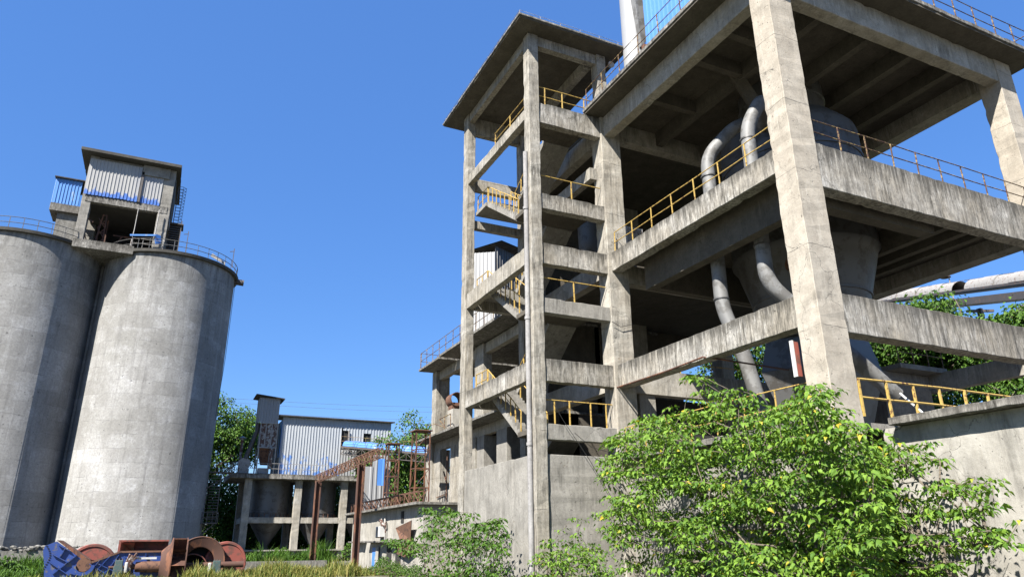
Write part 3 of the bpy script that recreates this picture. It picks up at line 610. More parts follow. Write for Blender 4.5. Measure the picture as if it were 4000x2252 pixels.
def lattice(label, px, py0, py1, D, w, z0=None):
    a = aD(px, py0, D); t = thing('lattice_tower', label, 'lattice tower', (a[0], a[1], 3.73), group='rusty lattice towers on the low building')
    z1 = a[2]; zb = 3.74; m = MB(); x, y = a[0], a[1]
    C4 = [(-w/2, -w/2), (w/2, -w/2), (w/2, w/2), (-w/2, w/2)]
    for p, q in C4: m.bar((x+p, y+q, zb), (x+p*.95, y+q*.95, z1), .07)
    n = 4
    for i in range(n+1):
        z = zb+(z1-zb)*i/n
        for k in range(4):
            p, q = C4[k], C4[(k+1) % 4]; m.bar((x+p[0], y+p[1], z), (x+q[0], y+q[1], z), .05)
            if i < n: m.bar((x+p[0], y+p[1], z), (x+q[0], y+q[1], z+(z1-zb)/n), .035)
    m.build('frame', M['orust'], t); MB().box(x-w*.62, y-w*.62, z1, x+w*.62, y+w*.62, z1+.06).build('cap_plate', M['rust'], t)
lattice('rusty lattice tower standing right of the white hanging sheets', 1535, 1735, 0, 50, .75)
lattice('leaning rusty lattice tower at the left edge of the rear block', 1646, 1685, 0, 47, .95)
t = thing('hanging_sheets', 'tattered white corrugated sheets hanging in a frame between the rusty post and lattice tower', 'cladding', (13.2, 50, 3.73)); Y0 = 51.0
def hs(x0, y0, x1, y1, mat, nm, Yp=Y0, sl=0, sd=0):
    a = aY(x0, y0, Yp); b = aY(x1, y1, Yp); return MB().corr((a[0], Yp), (b[0], Yp+sl), b[2], a[2], .3, .05, .25, sd).build(nm, mat, t)
hs(1428, 1820, 1448, 2000, M['whitesheet'], 'sheet', sd=1); hs(1458, 1775, 1505, 1985, M['whitesheet'], 'sheet', sd=2); hs(1508, 1800, 1518, 1965, M['whitesheet'], 'sheet', sd=3)
hs(1478, 1790, 1502, 1890, M['blue'], 'loose_sheet', 50.6, sd=4)
m = MB()
for px in (1430, 1452, 1470, 1505): a = aY(px, 1770, 51.2); m.bar((a[0], 51.2, 3.74), a, .08)
for py in (1800, 1890): a = aY(1425, py, 51.2); b = aY(1550, py-8, 51.2); m.bar(a, b, .06)
m.bar(aY(1425, 1990, 51.2), aY(1470, 1800, 51.2), .05); m.build('frame', M['rust'], t)
def tubegal(label, A, B, r, mat, rail=True, n=14, deck=M['darkrail'], brk=False, nm='conveyor_gallery', tr=True):
    A = np.array(A, float); B = np.array(B, float); t = thing(nm, label, 'conveyor', A); d = (B-A)/np.linalg.norm(B-A); e = np.cross(d, (0, 0, 1)); e /= np.linalg.norm(e); u = np.cross(e, d)
    rr = random.Random(3); m = MB()
    for i in range(n):
        if brk and rr.random() < .12: continue
        k0 = A+(B-A)*i/n; k1 = A+(B-A)*(i+1.04)/n; R = r*(1+(.05 if i % 2 else 0)); tilt = rr.uniform(-.06, .06) if brk else 0; vs = []
        for P_ in (k0, k1):
            for k in range(13):
                a = math.pi*k/12+tilt; vs.append(P_+e*math.cos(a)*R+u*math.sin(a)*R)
            for k in range(12, -1, -1):
                a = math.pi*k/12+tilt; vs.append(P_+e*math.cos(a)*(R-.03)+u*math.sin(a)*(R-.03))
        m.add(vs, [(j, (j+1) % 26, (j+1) % 26+26, j+26) for j in range(26)])
    m.build('cover', mat, t, smooth=True)
    MB().bar(A-u*.12, B-u*.12, r*2.6, .18).build('deck', deck, t)
    if tr: m = MB(); truss(m, A-u*.9-e*r*1.2, B-u*.9-e*r*1.2, .7, .07, n, e*r*2.4); m.build('frame', deck, t)
    else: MB().bar(A-u*1.0, B-u*1.0, r*2.4, .55).build('frame', deck, t)
    if rail:
        for s in (-1, 1):
            if s*e[1] > 0: continue
            railing(t, A+s*e*r*1.35, B+s*e*r*1.35, 1.0, spacing=1.6, mat=M['oldrail'])
    return t, e, u
tubegal('blue half-round covered conveyor gallery running from the big shed towards the rear block', aY(1352, 1742, 79.5), aY(1700, 1772, 70), .62, M['blue'], n=12)

# ================================================================== HOPPER BUILDING
hb = thing('hopper_building', 'concrete hopper building on columns with a railed platform beside the silos', 'building', (14, 84, 0))
for x in (7.5, 12.62, 17.5, 22.6):
    wbox(hb, 'column', M['conc'], x, 80.4, 1.1, x+.72, 81.1, 8.1); part_box(hb, 'column', M['conc'], x, 86.5, 0, x+.72, 87.2, 8.1)
wbox(hb, 'ring_beam', M['conc'], 8.2, 80.5, 3.7, 23.4, 80.95, 4.28); part_box(hb, 'ring_beam', M['conc'], 7.6, 81.1, 3.7, 8.0, 86.6, 4.28)
wbox(hb, 'platform_slab', M['slabedge'], 5.95, 79.9, 8.1, 24.5, 88, 8.6)
part_box(hb, 'base_slab', M['conc'], 6.2, 79.6, 1.0, 25, 88, 1.12); part_box(hb, 'plinth_wall', M['grey'], 6.6, 80.6, 0, 25, 80.9, 1.0)
for x in (7.4, 9.9, 12.5, 17.4): part_box(hb, 'pedestal', M['conc'], x, 79.8, 0, x+.6, 80.4, 1.0)
railing(hb, (6.1, 80, 8.6), (17.5, 80, 8.6), 1.05, spacing=1.1, mat=M['greyrail'], r=.024); railing(hb, (6.1, 80, 8.6), (6.1, 87, 8.6), 1.05, mat=M['greyrail'], r=.024)
for i, (x, w) in enumerate(((10.45, 'left'), (15.4, 'middle'), (20.5, 'right'))):
    t = thing('steel_hopper', 'dark round steel hopper, %s one of three under the platform' % w, 'hopper', (x, 83.6, 1.3), group='round hoppers under the platform')
    MB().lathe((x, 83.6, 0), [(2.1, 8.09), (2.1, 4.9), (2.16, 4.88), (2.16, 4.72), (2.1, 4.7), (2.1, 4.3)], 32).build('shell', M['steel'], t, smooth=True)
    MB().lathe((x, 83.6, 0), [(2.1, 4.3), (1.9, 4.0), (.35, 1.5), (.35, 1.13)], 32).build('cone', M['steel'], t, smooth=True)
    m = MB()
    for k in range(24): a = k*math.pi/12; m.bar((x+2.2*math.cos(a), 83.6+2.2*math.sin(a), 4.29), (x+2.2*math.cos(a), 83.6+2.2*math.sin(a), 4.7), .06)
    m.build('stiffener_ring', M['rust'], t)
sh = thing('corrugated_shed', 'big grey corrugated shed with blue paint patches on the hopper platform', 'shed', (16, 84, 8.6))
zt = 14.7
def panel(x0, x1, z0, z1, nm='cladding', mt='sheet2'): MB().corr((x0, 80.7), (x1, 80.7), z0, z1, .3, .055).build(nm, M[mt], sh)
panel(10.7, 17.15, 8.62, 13.9); panel(10.7, 17.3, 13.9, zt); panel(17.3, 18.05, 13.6, zt); panel(18.05, 19.65, 11.9, zt)
panel(19.65, 20.5, 13.4, zt); panel(20.5, 22.8, 11.9, zt); panel(17.16, 19.0, 8.7, 11.5, 'lower_cladding', 'whitesheet')
part_box(sh, 'dark_backing', M['black'], 10.9, 80.85, 8.63, 22.7, 81.0, 14.6)  # black sheet standing in for shade inside the shed openings
MB().corr((10.7, 86.5), (10.7, 80.7), 8.62, zt-.3, .3, .05).build('side_cladding', M['whitesheet'], sh)
a = MB().box(10.62, 80.6, 10.4, 10.66, 82.2, 14.2); a.build('blue_trim', M['blue'], sh)
MB().add([(10.2, 80.2, 14.72), (23.1, 80.2, 14.72), (23.1, 87, 15.3), (10.2, 87, 15.3), (10.2, 80.2, 14.84), (23.1, 80.2, 14.84), (23.1, 87, 15.42), (10.2, 87, 15.42)],
    [(3, 2, 1, 0), (4, 5, 6, 7), (0, 1, 5, 4), (1, 2, 6, 5), (2, 3, 7, 6), (3, 0, 4, 7)]).build('roof', M['roofdark'], sh)
MB().tube([(19.0, 80.4, 11.6), (17.2, 80.4, 11.6)], .05, 6).bar((17.9, 80.5, 11.6), (17.9, 80.5, 13.6), .1).build('frame', M['greyrail'], sh)
t = thing('filter_tower', 'narrow corrugated filter tower above a rusty flaking hopper beside the big shed', 'filter', (9.2, 81, 8.6))
MB().corr((8.1, 80.2), (10.15, 80.2), 13.9, 16.55, .28, .05).corr((8.1, 82.5), (8.1, 80.2), 13.9, 16.55, .28, .05).build('cladding', M['whitesheet'], t)
MB().add([(7.6, 79.8, 16.75), (10.6, 79.8, 16.45), (10.6, 83, 16.45), (7.6, 83, 16.75), (7.6, 79.8, 16.85), (10.6, 79.8, 16.55), (10.6, 83, 16.55), (7.6, 83, 16.85)],
    [(3, 2, 1, 0), (4, 5, 6, 7), (0, 1, 5, 4), (1, 2, 6, 5), (2, 3, 7, 6), (3, 0, 4, 7)]).build('roof', M['roofdark'], t)
part_box(t, 'casing', M['rustpatch'], 8.5, 80.35, 11.35, 10.15, 82.3, 13.88)
m = MB()
for x in (8.45, 9.0, 9.6, 10.18): m.bar((x, 80.28, 11.3), (x, 80.28, 13.88), .1)
for x in (8.45, 10.18): m.bar((x, 80.28, 8.62), (x, 80.28, 11.3), .12); m.bar((x, 82.3, 8.62), (x, 82.3, 11.3), .12)
m.bar((8.4, 80.25, 11.3), (10.2, 80.25, 11.3), .12); m.bar((8.4, 80.25, 13.85), (10.2, 80.25, 13.85), .1); m.build('frame', M['greyrail'], t)
MB().add([(8.5, 80.35, 11.3), (10.1, 80.35, 11.3), (10.1, 82.2, 11.3), (8.5, 82.2, 11.3), (8.9, 80.9, 9.6), (9.7, 80.9, 9.6), (9.7, 81.6, 9.6), (8.9, 81.6, 9.6)],
    [(3, 2, 1, 0), (4, 5, 6, 7), (0, 1, 5, 4), (1, 2, 6, 5), (2, 3, 7, 6), (3, 0, 4, 7)]).build('hopper', M['rust'], t)
t = thing('slanting_duct', 'dark pipe slanting down from the filter tower to the fan', 'duct', (7.6, 80.6, 9))
MB().tube([(8.2, 80.8, 13.9), (8.15, 80.8, 13.0), (7.3, 80.8, 10.1)], .22, 12).build('pipe', M['darkrail'], t, smooth=True)
t = thing('blower_fan', 'round grey blower fan on the platform beside the railing', 'fan', (7.2, 80.8, 8.6))
MB().lathe((7.25, 80.9, 9.6), [(0, -.25), (.62, -.25), (.62, .25), (0, .25)], 24, 'y').build('casing', M['greyrail'], t, smooth=True)
part_box(t, 'base', M['greyrail'], 6.8, 80.5, 8.6, 7.75, 81.2, 9.1); part_box(t, 'motor_block', M['whitesheet'], 8.6, 80.35, 8.6, 9.7, 81, 9.2, bev=.06)
t = thing('chimney_pipe', 'rusty thin chimney pipe with a white cap on the platform corner', 'chimney', (6.85, 81.5, 8.6))
MB().tube([(6.85, 81.5, 8.6), (6.85, 81.5, 12.2)], .15, 10).build('pipe', M['rustpatch'], t, smooth=True); MB().lathe((6.85, 81.5, 12.3), [(.42, 0), (.0, .25)], 14).lathe((6.85, 81.5, 12.1), [(.15, 0), (.2, .2)], 14).build('cap', M['whitesheet'], t)
t = thing('chimney_pipe', 'short flaking white pipe standing before the filter tower', 'pipe', (9.75, 80.15, 9)); MB().tube([(9.72, 80.15, 9.1), (9.72, 80.15, 11.2)], .2, 10).build('pipe', M['rustpatch'], t, smooth=True)

# ================================================================== SILOS
SZ = 29.1
for nm, x in (('left', -15.05), ('right', -2.38)):
    s = thing('concrete_silo', 'tall round concrete silo, %s of the pair, with a railed top' % nm, 'silo', (x, 79.5, 0), group='pair of concrete silos')
    MB().lathe((x, 79.5, 0), [(6.5, 0), (6.5, .9), (6.3, 1.15), (6.3, SZ-.45), (6.3, SZ-.3)], 96).build('wall', M['silo'], s, smooth=True)
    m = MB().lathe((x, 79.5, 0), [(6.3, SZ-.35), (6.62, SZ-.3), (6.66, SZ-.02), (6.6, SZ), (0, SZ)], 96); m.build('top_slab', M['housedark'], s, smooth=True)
    m = MB(); R = 6.45
    for z in (.55, 1.1): m.tube([(x+R*math.cos(a), 79.5+R*math.sin(a), SZ+z) for a in [2*math.pi*k/72 for k in range(73)]], .035, 5, caps=False)
    rr = m.build('railing', M['steel'], s)
    for k in range(36):
        a = 2*math.pi*k/36; px_, py_ = x+R*math.cos(a), 79.5+R*math.sin(a)
        if -11.6 < px_ < -5.4 and py_ > 74: continue
        MB().bar((px_, py_, SZ), (px_, py_, SZ+1.1), .05).build('post', M['steel'], rr)
ln = thing('infill_wall', 'narrow concrete infill wall between the two silos', 'wall', (-8.7, 79, 0)); part_box(ln, 'wall', M['silo'], -9.9, 78.6, 0, -7.4, 80, SZ-.5)
t = thing('spout_pipe', 'short dark pipe stub sticking out of the right silo near its top', 'pipe', (4.2, 79, 26.6)); p = aY(946, 1106, 79)
MB().tube([(p[0]-1.6, 79, p[2]+.1), (p[0]+.15, 78.9, p[2])], .33, 16).build('pipe', M['darkrail'], t, smooth=True)
t = thing('hanging_cable', 'thin cable hanging down the right edge of the right silo', 'cable', (4, 78, 20)); MB().tube([aY(918, 1110, 78), aY(880, 1400, 78), aY(840, 1640, 78)], .025, 5).build('cable', M['wire'], t)
# silo-top house
sh2 = thing('silo_house', 'concrete machine house clad in faded blue sheets on top of the two silos', 'building', (-7.5, 77, SZ))
Yf = 74.6
wbox(sh2, 'bridge_slab', M['slabedge'], -11.1, 73.9, 28.45, -5.9, 80, 29.3)
for x, w in ((-11.2, .8), (-4.45, 1.1)):
    wbox(sh2, 'column', M['grey'], x, Yf, 29.2, x+w, Yf+.9, 38.55); part_box(sh2, 'column', M['grey'], x, 81, 29.2, x+w, 82, 38.5)
wbox(sh2, 'beam', M['slabedge'], -10.9, Yf-.05, 33.55, -3.6, Yf+.5, 34.3)
part_box(sh2, 'beam', M['grey'], -11.0, Yf+.05, 37.6, -3.6, Yf+.6, 38.5)
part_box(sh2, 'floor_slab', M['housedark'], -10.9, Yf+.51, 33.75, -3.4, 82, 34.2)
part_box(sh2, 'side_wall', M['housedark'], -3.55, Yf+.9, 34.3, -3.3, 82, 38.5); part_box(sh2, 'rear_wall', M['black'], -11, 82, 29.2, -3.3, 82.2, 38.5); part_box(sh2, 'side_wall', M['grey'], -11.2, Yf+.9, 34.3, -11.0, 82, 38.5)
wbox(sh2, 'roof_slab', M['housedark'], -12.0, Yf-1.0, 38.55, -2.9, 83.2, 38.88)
part_box(sh2, 'beam', M['grey'], -3.6, Yf+.9, 33.55, -3.35, 82, 34.29)
MB().corr((-11.15, Yf-.12), (-6.45, Yf-.12), 34.25, 38.2, .3, .05, .2, 5).build('cladding', M['sheet'], sh2)
part_box(sh2, 'frame', M['darkrail'], -6.42, Yf-.2, 34.3, -6.22, Yf-.05, 37.7)
MB().corr((-6.2, Yf-.02), (-4.4, Yf-.02), 34.3, 37.4, .3, .05).build('cladding', M['sheet'], sh2)
part_box(sh2, 'lintel', M['grey'], -6.4, Yf-.2, 37.4, -3.9, Yf-.04, 38.5)
# machinery inside
m = MB()
for x in (-9.6, -8.9): m.bar((x, 76, 29.3), (x+.35 if x < -9 else x-.05, 76, 33.0), .12); m.bar((x, 77.4, 29.3), (x, 77.4, 33), .12)
for z in (30, 31, 32, 32.9): m.bar((-9.6+(z-29.3)*.09, 76, z), (-8.9, 76, z), .09)
for z in (29.4, 30.5, 31.5): m.bar((-9.6, 75.95, z), (-8.9, 75.95, z+1), .06); m.bar((-8.9, 75.95, z), (-9.6, 75.95, z+1), .06)
m.bar((-10.9, 75, 32.2), (-9.9, 75, 31.6), .12); m.bar((-10.7, 75.2, 31), (-10.1, 75.2, 29.5), .09); m.bar((-8.2, 77, 31.3), (-6.4, 77, 31.3), .1); m.bar((-8.3, 77, 29.3), (-7.4, 77, 31.3), .1); m.bar((-6.4, 77, 29.3), (-6.4, 77, 31.3), .1)
t = thing('elevator_frame', 'rusty steel elevator frame standing inside the open silo house', 'machine frame', (-9, 76, 29.3)); m.build('frame', M['orust'], t)
t = thing('drooping_rope', 'thin rope hanging at the front of the silo house opening', 'rope', (-7, 74.3, 29)); MB().tube([aY(541, 813, 74.2), aY(525, 895, 74.2), aY(507, 965, 74.2)], .04, 5).build('rope', M['greyrail'], t); MB().tube([aY(623, 820, 74.2), aY(612, 880, 74.2), aY(600, 940, 74.2)], .06, 5).build('rope', M['greyrail'], t)
t = thing('blue_tarp', 'crumpled blue tarp tied at the foot of the silo house column', 'tarp', (-4.8, 74, 29.3))
vs = [aY(x, y, 74.1+(i % 2)*.25) for i, (x, y) in enumerate(((608, 915), (626, 920), (604, 935), (628, 945), (606, 955), (622, 955)))]
MB().add(vs, [(0, 1, 3, 2), (2, 3, 5, 4)]).build('tarp', M['blue'], t).modifiers.new('s', 'SOLIDIFY').thickness = .08
a, b = aY(508, 918, 74), aY(606, 919, 74); t = thing('front_barrier', 'pale bar and railing in front of the silo house opening', 'railing', (a[0], 74, SZ)); MB().bar(a, b, .16).build('bar', M['paleblue'], t)
railing(t, (a[0]+.3, 74, SZ+.1), (-3.4, 73.6, SZ), 1.0, spacing=1.1, mat=M['greyrail'])
# blue cabin at left
bc = thing('blue_cabin', 'light blue corrugated cabin on a small concrete wall left of the silo house', 'cabin', (-12.6, 77, SZ))
MB().corr((-13.85, 76), (-11.6, 76), 33.45, 36.1, .28, .05).corr((-13.85, 79), (-13.85, 76), 33.45, 36.1, .28, .05).build('cladding', M['paleblue'], bc)
part_box(bc, 'roof', M['roofdark'], -14, 75.7, 36.12, -11.3, 79.3, 36.22); wbox(bc, 'beam', M['slabedge'], -13.9, 75.9, 32.6, -11.35, 79, 33.4)
part_box(bc, 'wall', M['stone'], -13.2, 76.3, SZ, -11.3, 78.6, 32.6)
# caged ladder on the right of the house
ld = thing('caged_ladder', 'dark caged ladder climbing the right side of the silo house', 'ladder', (-2.6, 76.5, SZ))
m = MB(); x0 = -2.95
for dy in (0, .5): m.bar((x0, 76+dy, SZ), (x0, 76+dy, 37.6), .06)
for i in range(28): m.bar((x0, 76, SZ+.3*i+.1), (x0, 76.5, SZ+.3*i+.1), .045)
m.build('ladder', M['darkrail'], ld); m = MB()
for i in range(13):
    z = 33.2+i*.36; m.tube([(x0+.0, 76-.05, z), (x0+.45, 75.95, z), (x0+.75, 76.25, z), (x0+.45, 76.55, z), (x0, 76.55, z)], .025, 5)
for p in ((.45, 75.95), (.75, 76.25), (.45, 76.55)): m.bar((x0+p[0], p[1], 33.2), (x0+p[0], p[1], 37.5), .035)
m.build('cage', M['darkrail'], ld)
m = MB()
for i in range(16): m.box(-3.2, 75.4, SZ+.25*i, -2.1, 77.0, SZ+.25*i+.06)
m.bar((-2.1, 75.4, SZ), (-2.1, 75.4, 33.4), .08); m.box(-3.2, 75.2, 32.9, -1.9, 77, 33.0); m.build('steps', M['darkrail'], ld)
for i, (px, py0, py1, lab) in enumerate(((726, 902, 975, 'thin lamp pole with a small arm on the right silo, nearer the ladder'), (906, 970, 1045, 'thin pole with a cross arm at the right rim of the right silo'))):
    a = aY(px, py1, 75.5); b = aY(px+2, py0, 75.5); t = thing('lamp_pole', lab, 'pole', a); MB().bar((a[0], 75.5, SZ), (a[0], 75.5, b[2]), .07).build('pole', M['darkrail'], t); MB().bar((a[0]-.4, 75.5, b[2]-.4), (a[0]+.02, 75.5, b[2]-.3), .06).build('arm', M['darkrail'], t)
t = thing('metal_stair', 'dark steel stair and platform between the right silo and the hopper building', 'stair', (4.8, 78.5, 0)); m = MB()
m.box(3.5, 78.2, 8.4, 6.0, 79.4, 8.5); m.box(2.7, 77.5, 3.55, 5.1, 78.6, 3.63)
for x in (4.0, 5.0): m.bar((x, 78, 3.6), (x, 78, 8.4), .07); m.bar((x-1.0, 78, 0), (x-1, 78, 8.3), .07)
for i in range(18): m.bar((4.0, 78, 3.7+i*.26), (5.0, 78, 3.7+i*.26), .05); m.bar((3.0, 78, .5+i*.4), (4.0, 78, .6+i*.4), .05)
for z in (.5, 1.0): m.bar((2.7, 77.5, 3.6+z), (5.1, 77.5, 3.6+z), .05)
for k in range(6): m.bar((2.7+k*.48, 77.5, 3.6), (2.7+k*.48, 77.5, 4.6), .05)
m.bar((3.4, 77.8, 6.6), (6.0, 78.4, 8.4), .09); m.bar((2.2, 77.6, .9), (4.8, 77.6, 3.5), .07); m.bar((3.5, 78.2, 9.4), (6, 78.2, 9.4), .04); m.bar((3.5, 78.2, 8.9), (6, 78.2, 8.9), .04)
m.build('stair_frame', M['darkrail'], t)
t = thing('leaning_panel', 'grey sheet leaning on the rail of the right silo top', 'sheet', (2.5, 74.5, SZ)); MB().add([aY(830, 990, 75), aY(880, 1025, 75), aY(878, 1035, 75), aY(822, 1000, 75)], [(0, 1, 2, 3)]).build('panel', M['greyrail'], t).modifiers.new('s', 'SOLIDIFY').thickness = .06

# ================================================================== WALLS AND SCRAP MACHINES AT LOWER LEFT
t = thing('rubble_wall', 'broken rubble wall with loose stones on top at the foot of the silos', 'wall', (-9, 70, 0)); m = MB(); m.box(-22, 62, 0, -3.2, 62.6, 1.35)
for i in range(240):
    x = rnd.uniform(-22, -3.6); s = rnd.uniform(.08, .28); c = np.array((x, 62.3+rnd.uniform(-.3, .3), 1.35+rnd.uniform(-.05, .28)))
    m.lathe(c, [(0, -s*.5), (s*.8, -s*.3), (s, s*.1), (s*.5, s*.45), (0, s*.5)], 5)
m.build('wall', M['stone'], t)
t = thing('retaining_wall', 'low pale rubble retaining wall behind the tall grass', 'wall', (8, 56, 0)); MB().box(4.9, 56, 0, 11.5, 56.5, .5).build('wall', M['stone'], t)
def disc(label, px, py, D, r, mat, wd=.35, yaw=0, nm='steel_disc'):
    c = aD(px, py, D); t = thing(nm, label, 'machine part', (c[0], c[1], max(0, c[2]-r)), group='red machine wheels')
    o = MB().lathe((c[0], c[1], c[2]), [(0, -wd*.2), (r*.3, -wd*.2), (r*.32, -wd*.35), (r*.86, -wd*.35), (r*.88, -wd*.5), (r*.97, -wd*.5), (r, -wd*.4), (r, wd*.5), (0, wd*.5)], 56, 'y').build('rim', mat, t, smooth=True)
    if yaw: o.rotation_euler = (0, 0, yaw)
    return t, c
disc('red painted wheel disc half hidden behind the blue machine', 355, 2215, 47, 1.22, M['rmach'])
t, c = disc('big red steel disc at the right end of the scrap row', 878, 2195, 45.5, 1.12, M['rmach'])
c = aD(778, 2192, 45); t2 = thing('rusty_ring', 'wide rusty ring plate standing between impeller and red disc', 'machine part', (c[0], c[1], 0))
MB().lathe(tuple(c), [(.74, -.16), (.8, -.2), (1.22, -.2), (1.28, -.24), (1.32, -.2), (1.32, .5), (1.28, .5), (1.28, -.1), (.74, -.1), (.74, -.16)], 56, 'y').build('ring_plate', M['orust'], t2, smooth=True)
MB().lathe((c[0]-.1, c[1]+.45, c[2]-.2), [(0, 0), (1.2, 0), (1.2, .05), (0, .05)], 40, 'y').build('back_plate', M['black'], t2)  # black disc painted for the dark seen through the ring
MB().lathe((c[0]-.35, c[1]-.1, c[2]-.35), [(.72, -.3), (.78, -.3), (.78, .5), (.72, .5), (.72, -.3)], 40, 'y').build('inner_collar', M['rmach'], t2, smooth=True)
t = thing('fan_impeller', 'large rusty fan impeller of two plates with blades, tallest of the scrap machines', 'impeller', (.9, 44, 0))
a = aD(662, 2190, 44); x, y, z = a[0]+.3, a[1], a[2]-.1; Rr = 1.28
def plate(x0, x1, r0, r1): return MB().lathe((x, y, z), [(.35, x0-.0), (r0, x0), (r1, x1), (r1, x1+.05), (r0, x0+.05), (.35, x0+.05)], 56, 'x')
for nm, pr_ in (('back_plate', [(.34, .42), (Rr, .42), (Rr, .47), (.34, .47)]), ('front_plate', [(.55, -.75), (.62, -.75), (1.0, -.35), (Rr, -.28), (Rr, -.23), (.98, -.30), (.58, -.7), (.55, -.75)])):
    MB().lathe((x, y, z), pr_, 56, 'x').build(nm, M['orust'], t, smooth=True)
for k in range(10):
    a_ = k*math.pi/5+.2; c_, s_ = math.cos(a_), math.sin(a_); b_ = a_+.5
    MB().add([(x-.28, y+.6*c_, z+.6*s_), (x+.42, y+.6*c_, z+.6*s_), (x+.42, y+Rr*math.cos(b_), z+Rr*math.sin(b_)), (x-.26, y+Rr*math.cos(b_), z+Rr*math.sin(b_))], [(0, 1, 2, 3)]).build('blade', M['orust'], t)
MB().tube([(x-2.4, y, z-.15), (x-1.9, y, z-.15), (x-1.88, y, z-.15), (x-1.5, y, z-.15), (x-.9, y, z-.15), (x+.4, y, z-.15)], [.12, .12, .24, .27, .27, .3], 24).build('shaft', M['rust'], t, smooth=True)
MB().tube([(x-3.1, y, z-.15), (x-2.4, y, z-.15)], .07, 12).tube([(x+.4, y, z-.15), (x+3.4, y-.2, z-.1)], .16, 16).build('axle', M['orust'], t, smooth=True)
for i, (px, lab) in enumerate(((462, 'green bearing block on the left end of the rusty shaft'), (845, 'green bearing block beside the big red disc'))):
    c = aD(px, 2215, 43.4); t = thing('bearing_block', lab, 'bearing', (c[0], c[1], 0), group='green bearing blocks'); X_, Y_, Z_ = c
    MB().prism([(X_-.22, Z_-.35), (X_+.22, Z_-.35), (X_+.22, Z_-.05), (X_+.18, Z_+.15), (X_+.18, Z_+.35), (X_-.18, Z_+.35), (X_-.18, Z_+.15), (X_-.22, Z_-.05)], 'y', Y_-.2, Y_+.3).build('housing', M['gmach'], t, bevel=.02)
    for dx in (-.14, 0, .14): MB().tube([(X_+dx, Y_-.1, Z_+.35), (X_+dx, Y_-.1, Z_+.43)], .03, 6).build('bolt', M['darkrail'], t)
    MB().box(X_-.3, Y_-.3, 0, X_+.3, Y_+.4, Z_-.36).build('stand', M['gmach'], t)
    MB().box(X_+(.27 if i == 0 else -.42), Y_-.15, Z_-.25, X_+(.42 if i == 0 else -.27), Y_+.1, Z_+.25).build('flange', M['white'], t, bevel=.03)
# blue half housing
t = thing('blue_crusher_casing', 'blue ribbed steel crusher casing with a round shaft seat at lower left', 'machine casing', (-3.5, 45, 0))
Dm = 44.5; pc = aD(340, 2160, Dm)[1]
def P2(px, py): q = aY(px, py, pc); return (q[0], q[2])
out = [P2(x, y) for x, y in ((176, 2130), (222, 2112), (330, 2190), (352, 2198), (470, 2155), (640, 2152), (640, 2250), (540, 2300), (170, 2300), (172, 2200), (168, 2150))]
MB().prism(out, 'y', pc, pc+.12).build('side_plate', M['bmach'], t)
MB().prism([P2(*p) for p in ((222, 2108), (236, 2108), (350, 2184), (352, 2198), (330, 2190))], 'y', pc, pc+1.3).build('flange', M['orust'], t)
MB().prism([P2(*p) for p in ((352, 2192), (470, 2150), (640, 2148), (640, 2154), (470, 2157), (352, 2200))], 'y', pc-.1, pc+1.2).build('flange', M['rust'], t)
m = MB()
for (a, b) in (((228, 2125), (275, 2150)), ((255, 2140), (232, 2175)), ((300, 2165), (205, 2240)), ((205, 2162), (262, 2192)), ((190, 2190), (270, 2245)), ((390, 2185), (350, 2235)), ((350, 2200), (425, 2245)), ((430, 2170), (345, 2260)), ((385, 2200), (450, 2230)), ((465, 2165), (400, 2250)), ((270, 2235), (330, 2252)), ((485, 2170), (540, 2210)), ((505, 2160), (505, 2230)), ((570, 2158), (570, 2180))):
    p, q = P2(*a), P2(*b); m.bar((p[0], pc-.09, p[1]), (q[0], pc-.09, q[1]), .03, .18, up=(0, 1, 0)) if False else m.bar((p[0], pc-.08, p[1]), (q[0], pc-.08, q[1]), .12, .03, up=(-(q[1]-p[1]), 0, q[0]-p[0]))
m.build('rib', M['bmach'], t)
q = P2(328, 2205); MB().lathe((q[0], pc-.12, q[1]), [(.34, -.1), (.5, -.1), (.5, .1), (.34, .1), (.34, -.1)], 32, 'y', math.pi, 2*math.pi).build('shaft_seat', M['bmach'], t, smooth=True)
MB().lathe((q[0], pc-.06, q[1]+.02), [(.0, -.06), (.33, -.06), (.33, .04)], 28, 'y').build('shaft_hole', M['rust'], t)
m = MB()
for i in range(14):
    a_ = i/13; px = 176+14*math.sin(a_*5)-6*a_; py = 2132+a_*115; p = P2(px+4, py); m.box(p[0], pc-.03, p[1], p[0]+.07, pc-.005, p[1]+.035)
m.build('bolt_hole', M['black'], t)
t = thing('red_hopper_box', 'open red steel box on top of the blue casing', 'box', (-.6, 46, 1.2)); pc2 = pc+.7
def P3(px, py): q = aY(px, py, pc2); return (q[0], q[2])
a0, a1 = P3(466, 2107), P3(655, 2152)
part_box(t, 'rear_wall', M['rmach'], a0[0], pc2+1.2, a1[1], a1[0], pc2+1.26, a0[1]-.03); part_box(t, 'shade_plate', M['rmach'], a0[0]+.1, pc2+.081, a0[1]-.05, a1[0], pc2+1.19, a0[1]-.01); part_box(t, 'rim', M['rmach'], a0[0], pc2-.05, a0[1]-.06, a1[0], pc2+1.25, a0[1]) if False else None  # plate under the rim added to shade the box interior
MB().box(a0[0], pc2, a0[1]-.08, a1[0], pc2+.08, a0[1]).box(a0[0], pc2, a1[1], a0[0]+.1, pc2+1.2, a0[1]-.081).build('rim', M['rmach'], t)
MB().add([(a0[0]+.1, pc2+.02, a0[1]-.1), (a0[0]+.75, pc2+.1, a0[1]-.1), (a0[0]+.7, pc2+1.1, a1[1]), (a0[0]+.1, pc2+.02, a1[1])], [(0, 1, 2, 3)]).build('inner_plate', M['rmach'], t).modifiers.new('s', 'SOLIDIFY').thickness = .03
p, q = P2(530, 2178), P2(612, 2177); t = thing('drilled_channel', 'pale steel channel with a row of holes between casing and impeller', 'steel channel', (p[0], pc-.5, p[1]))
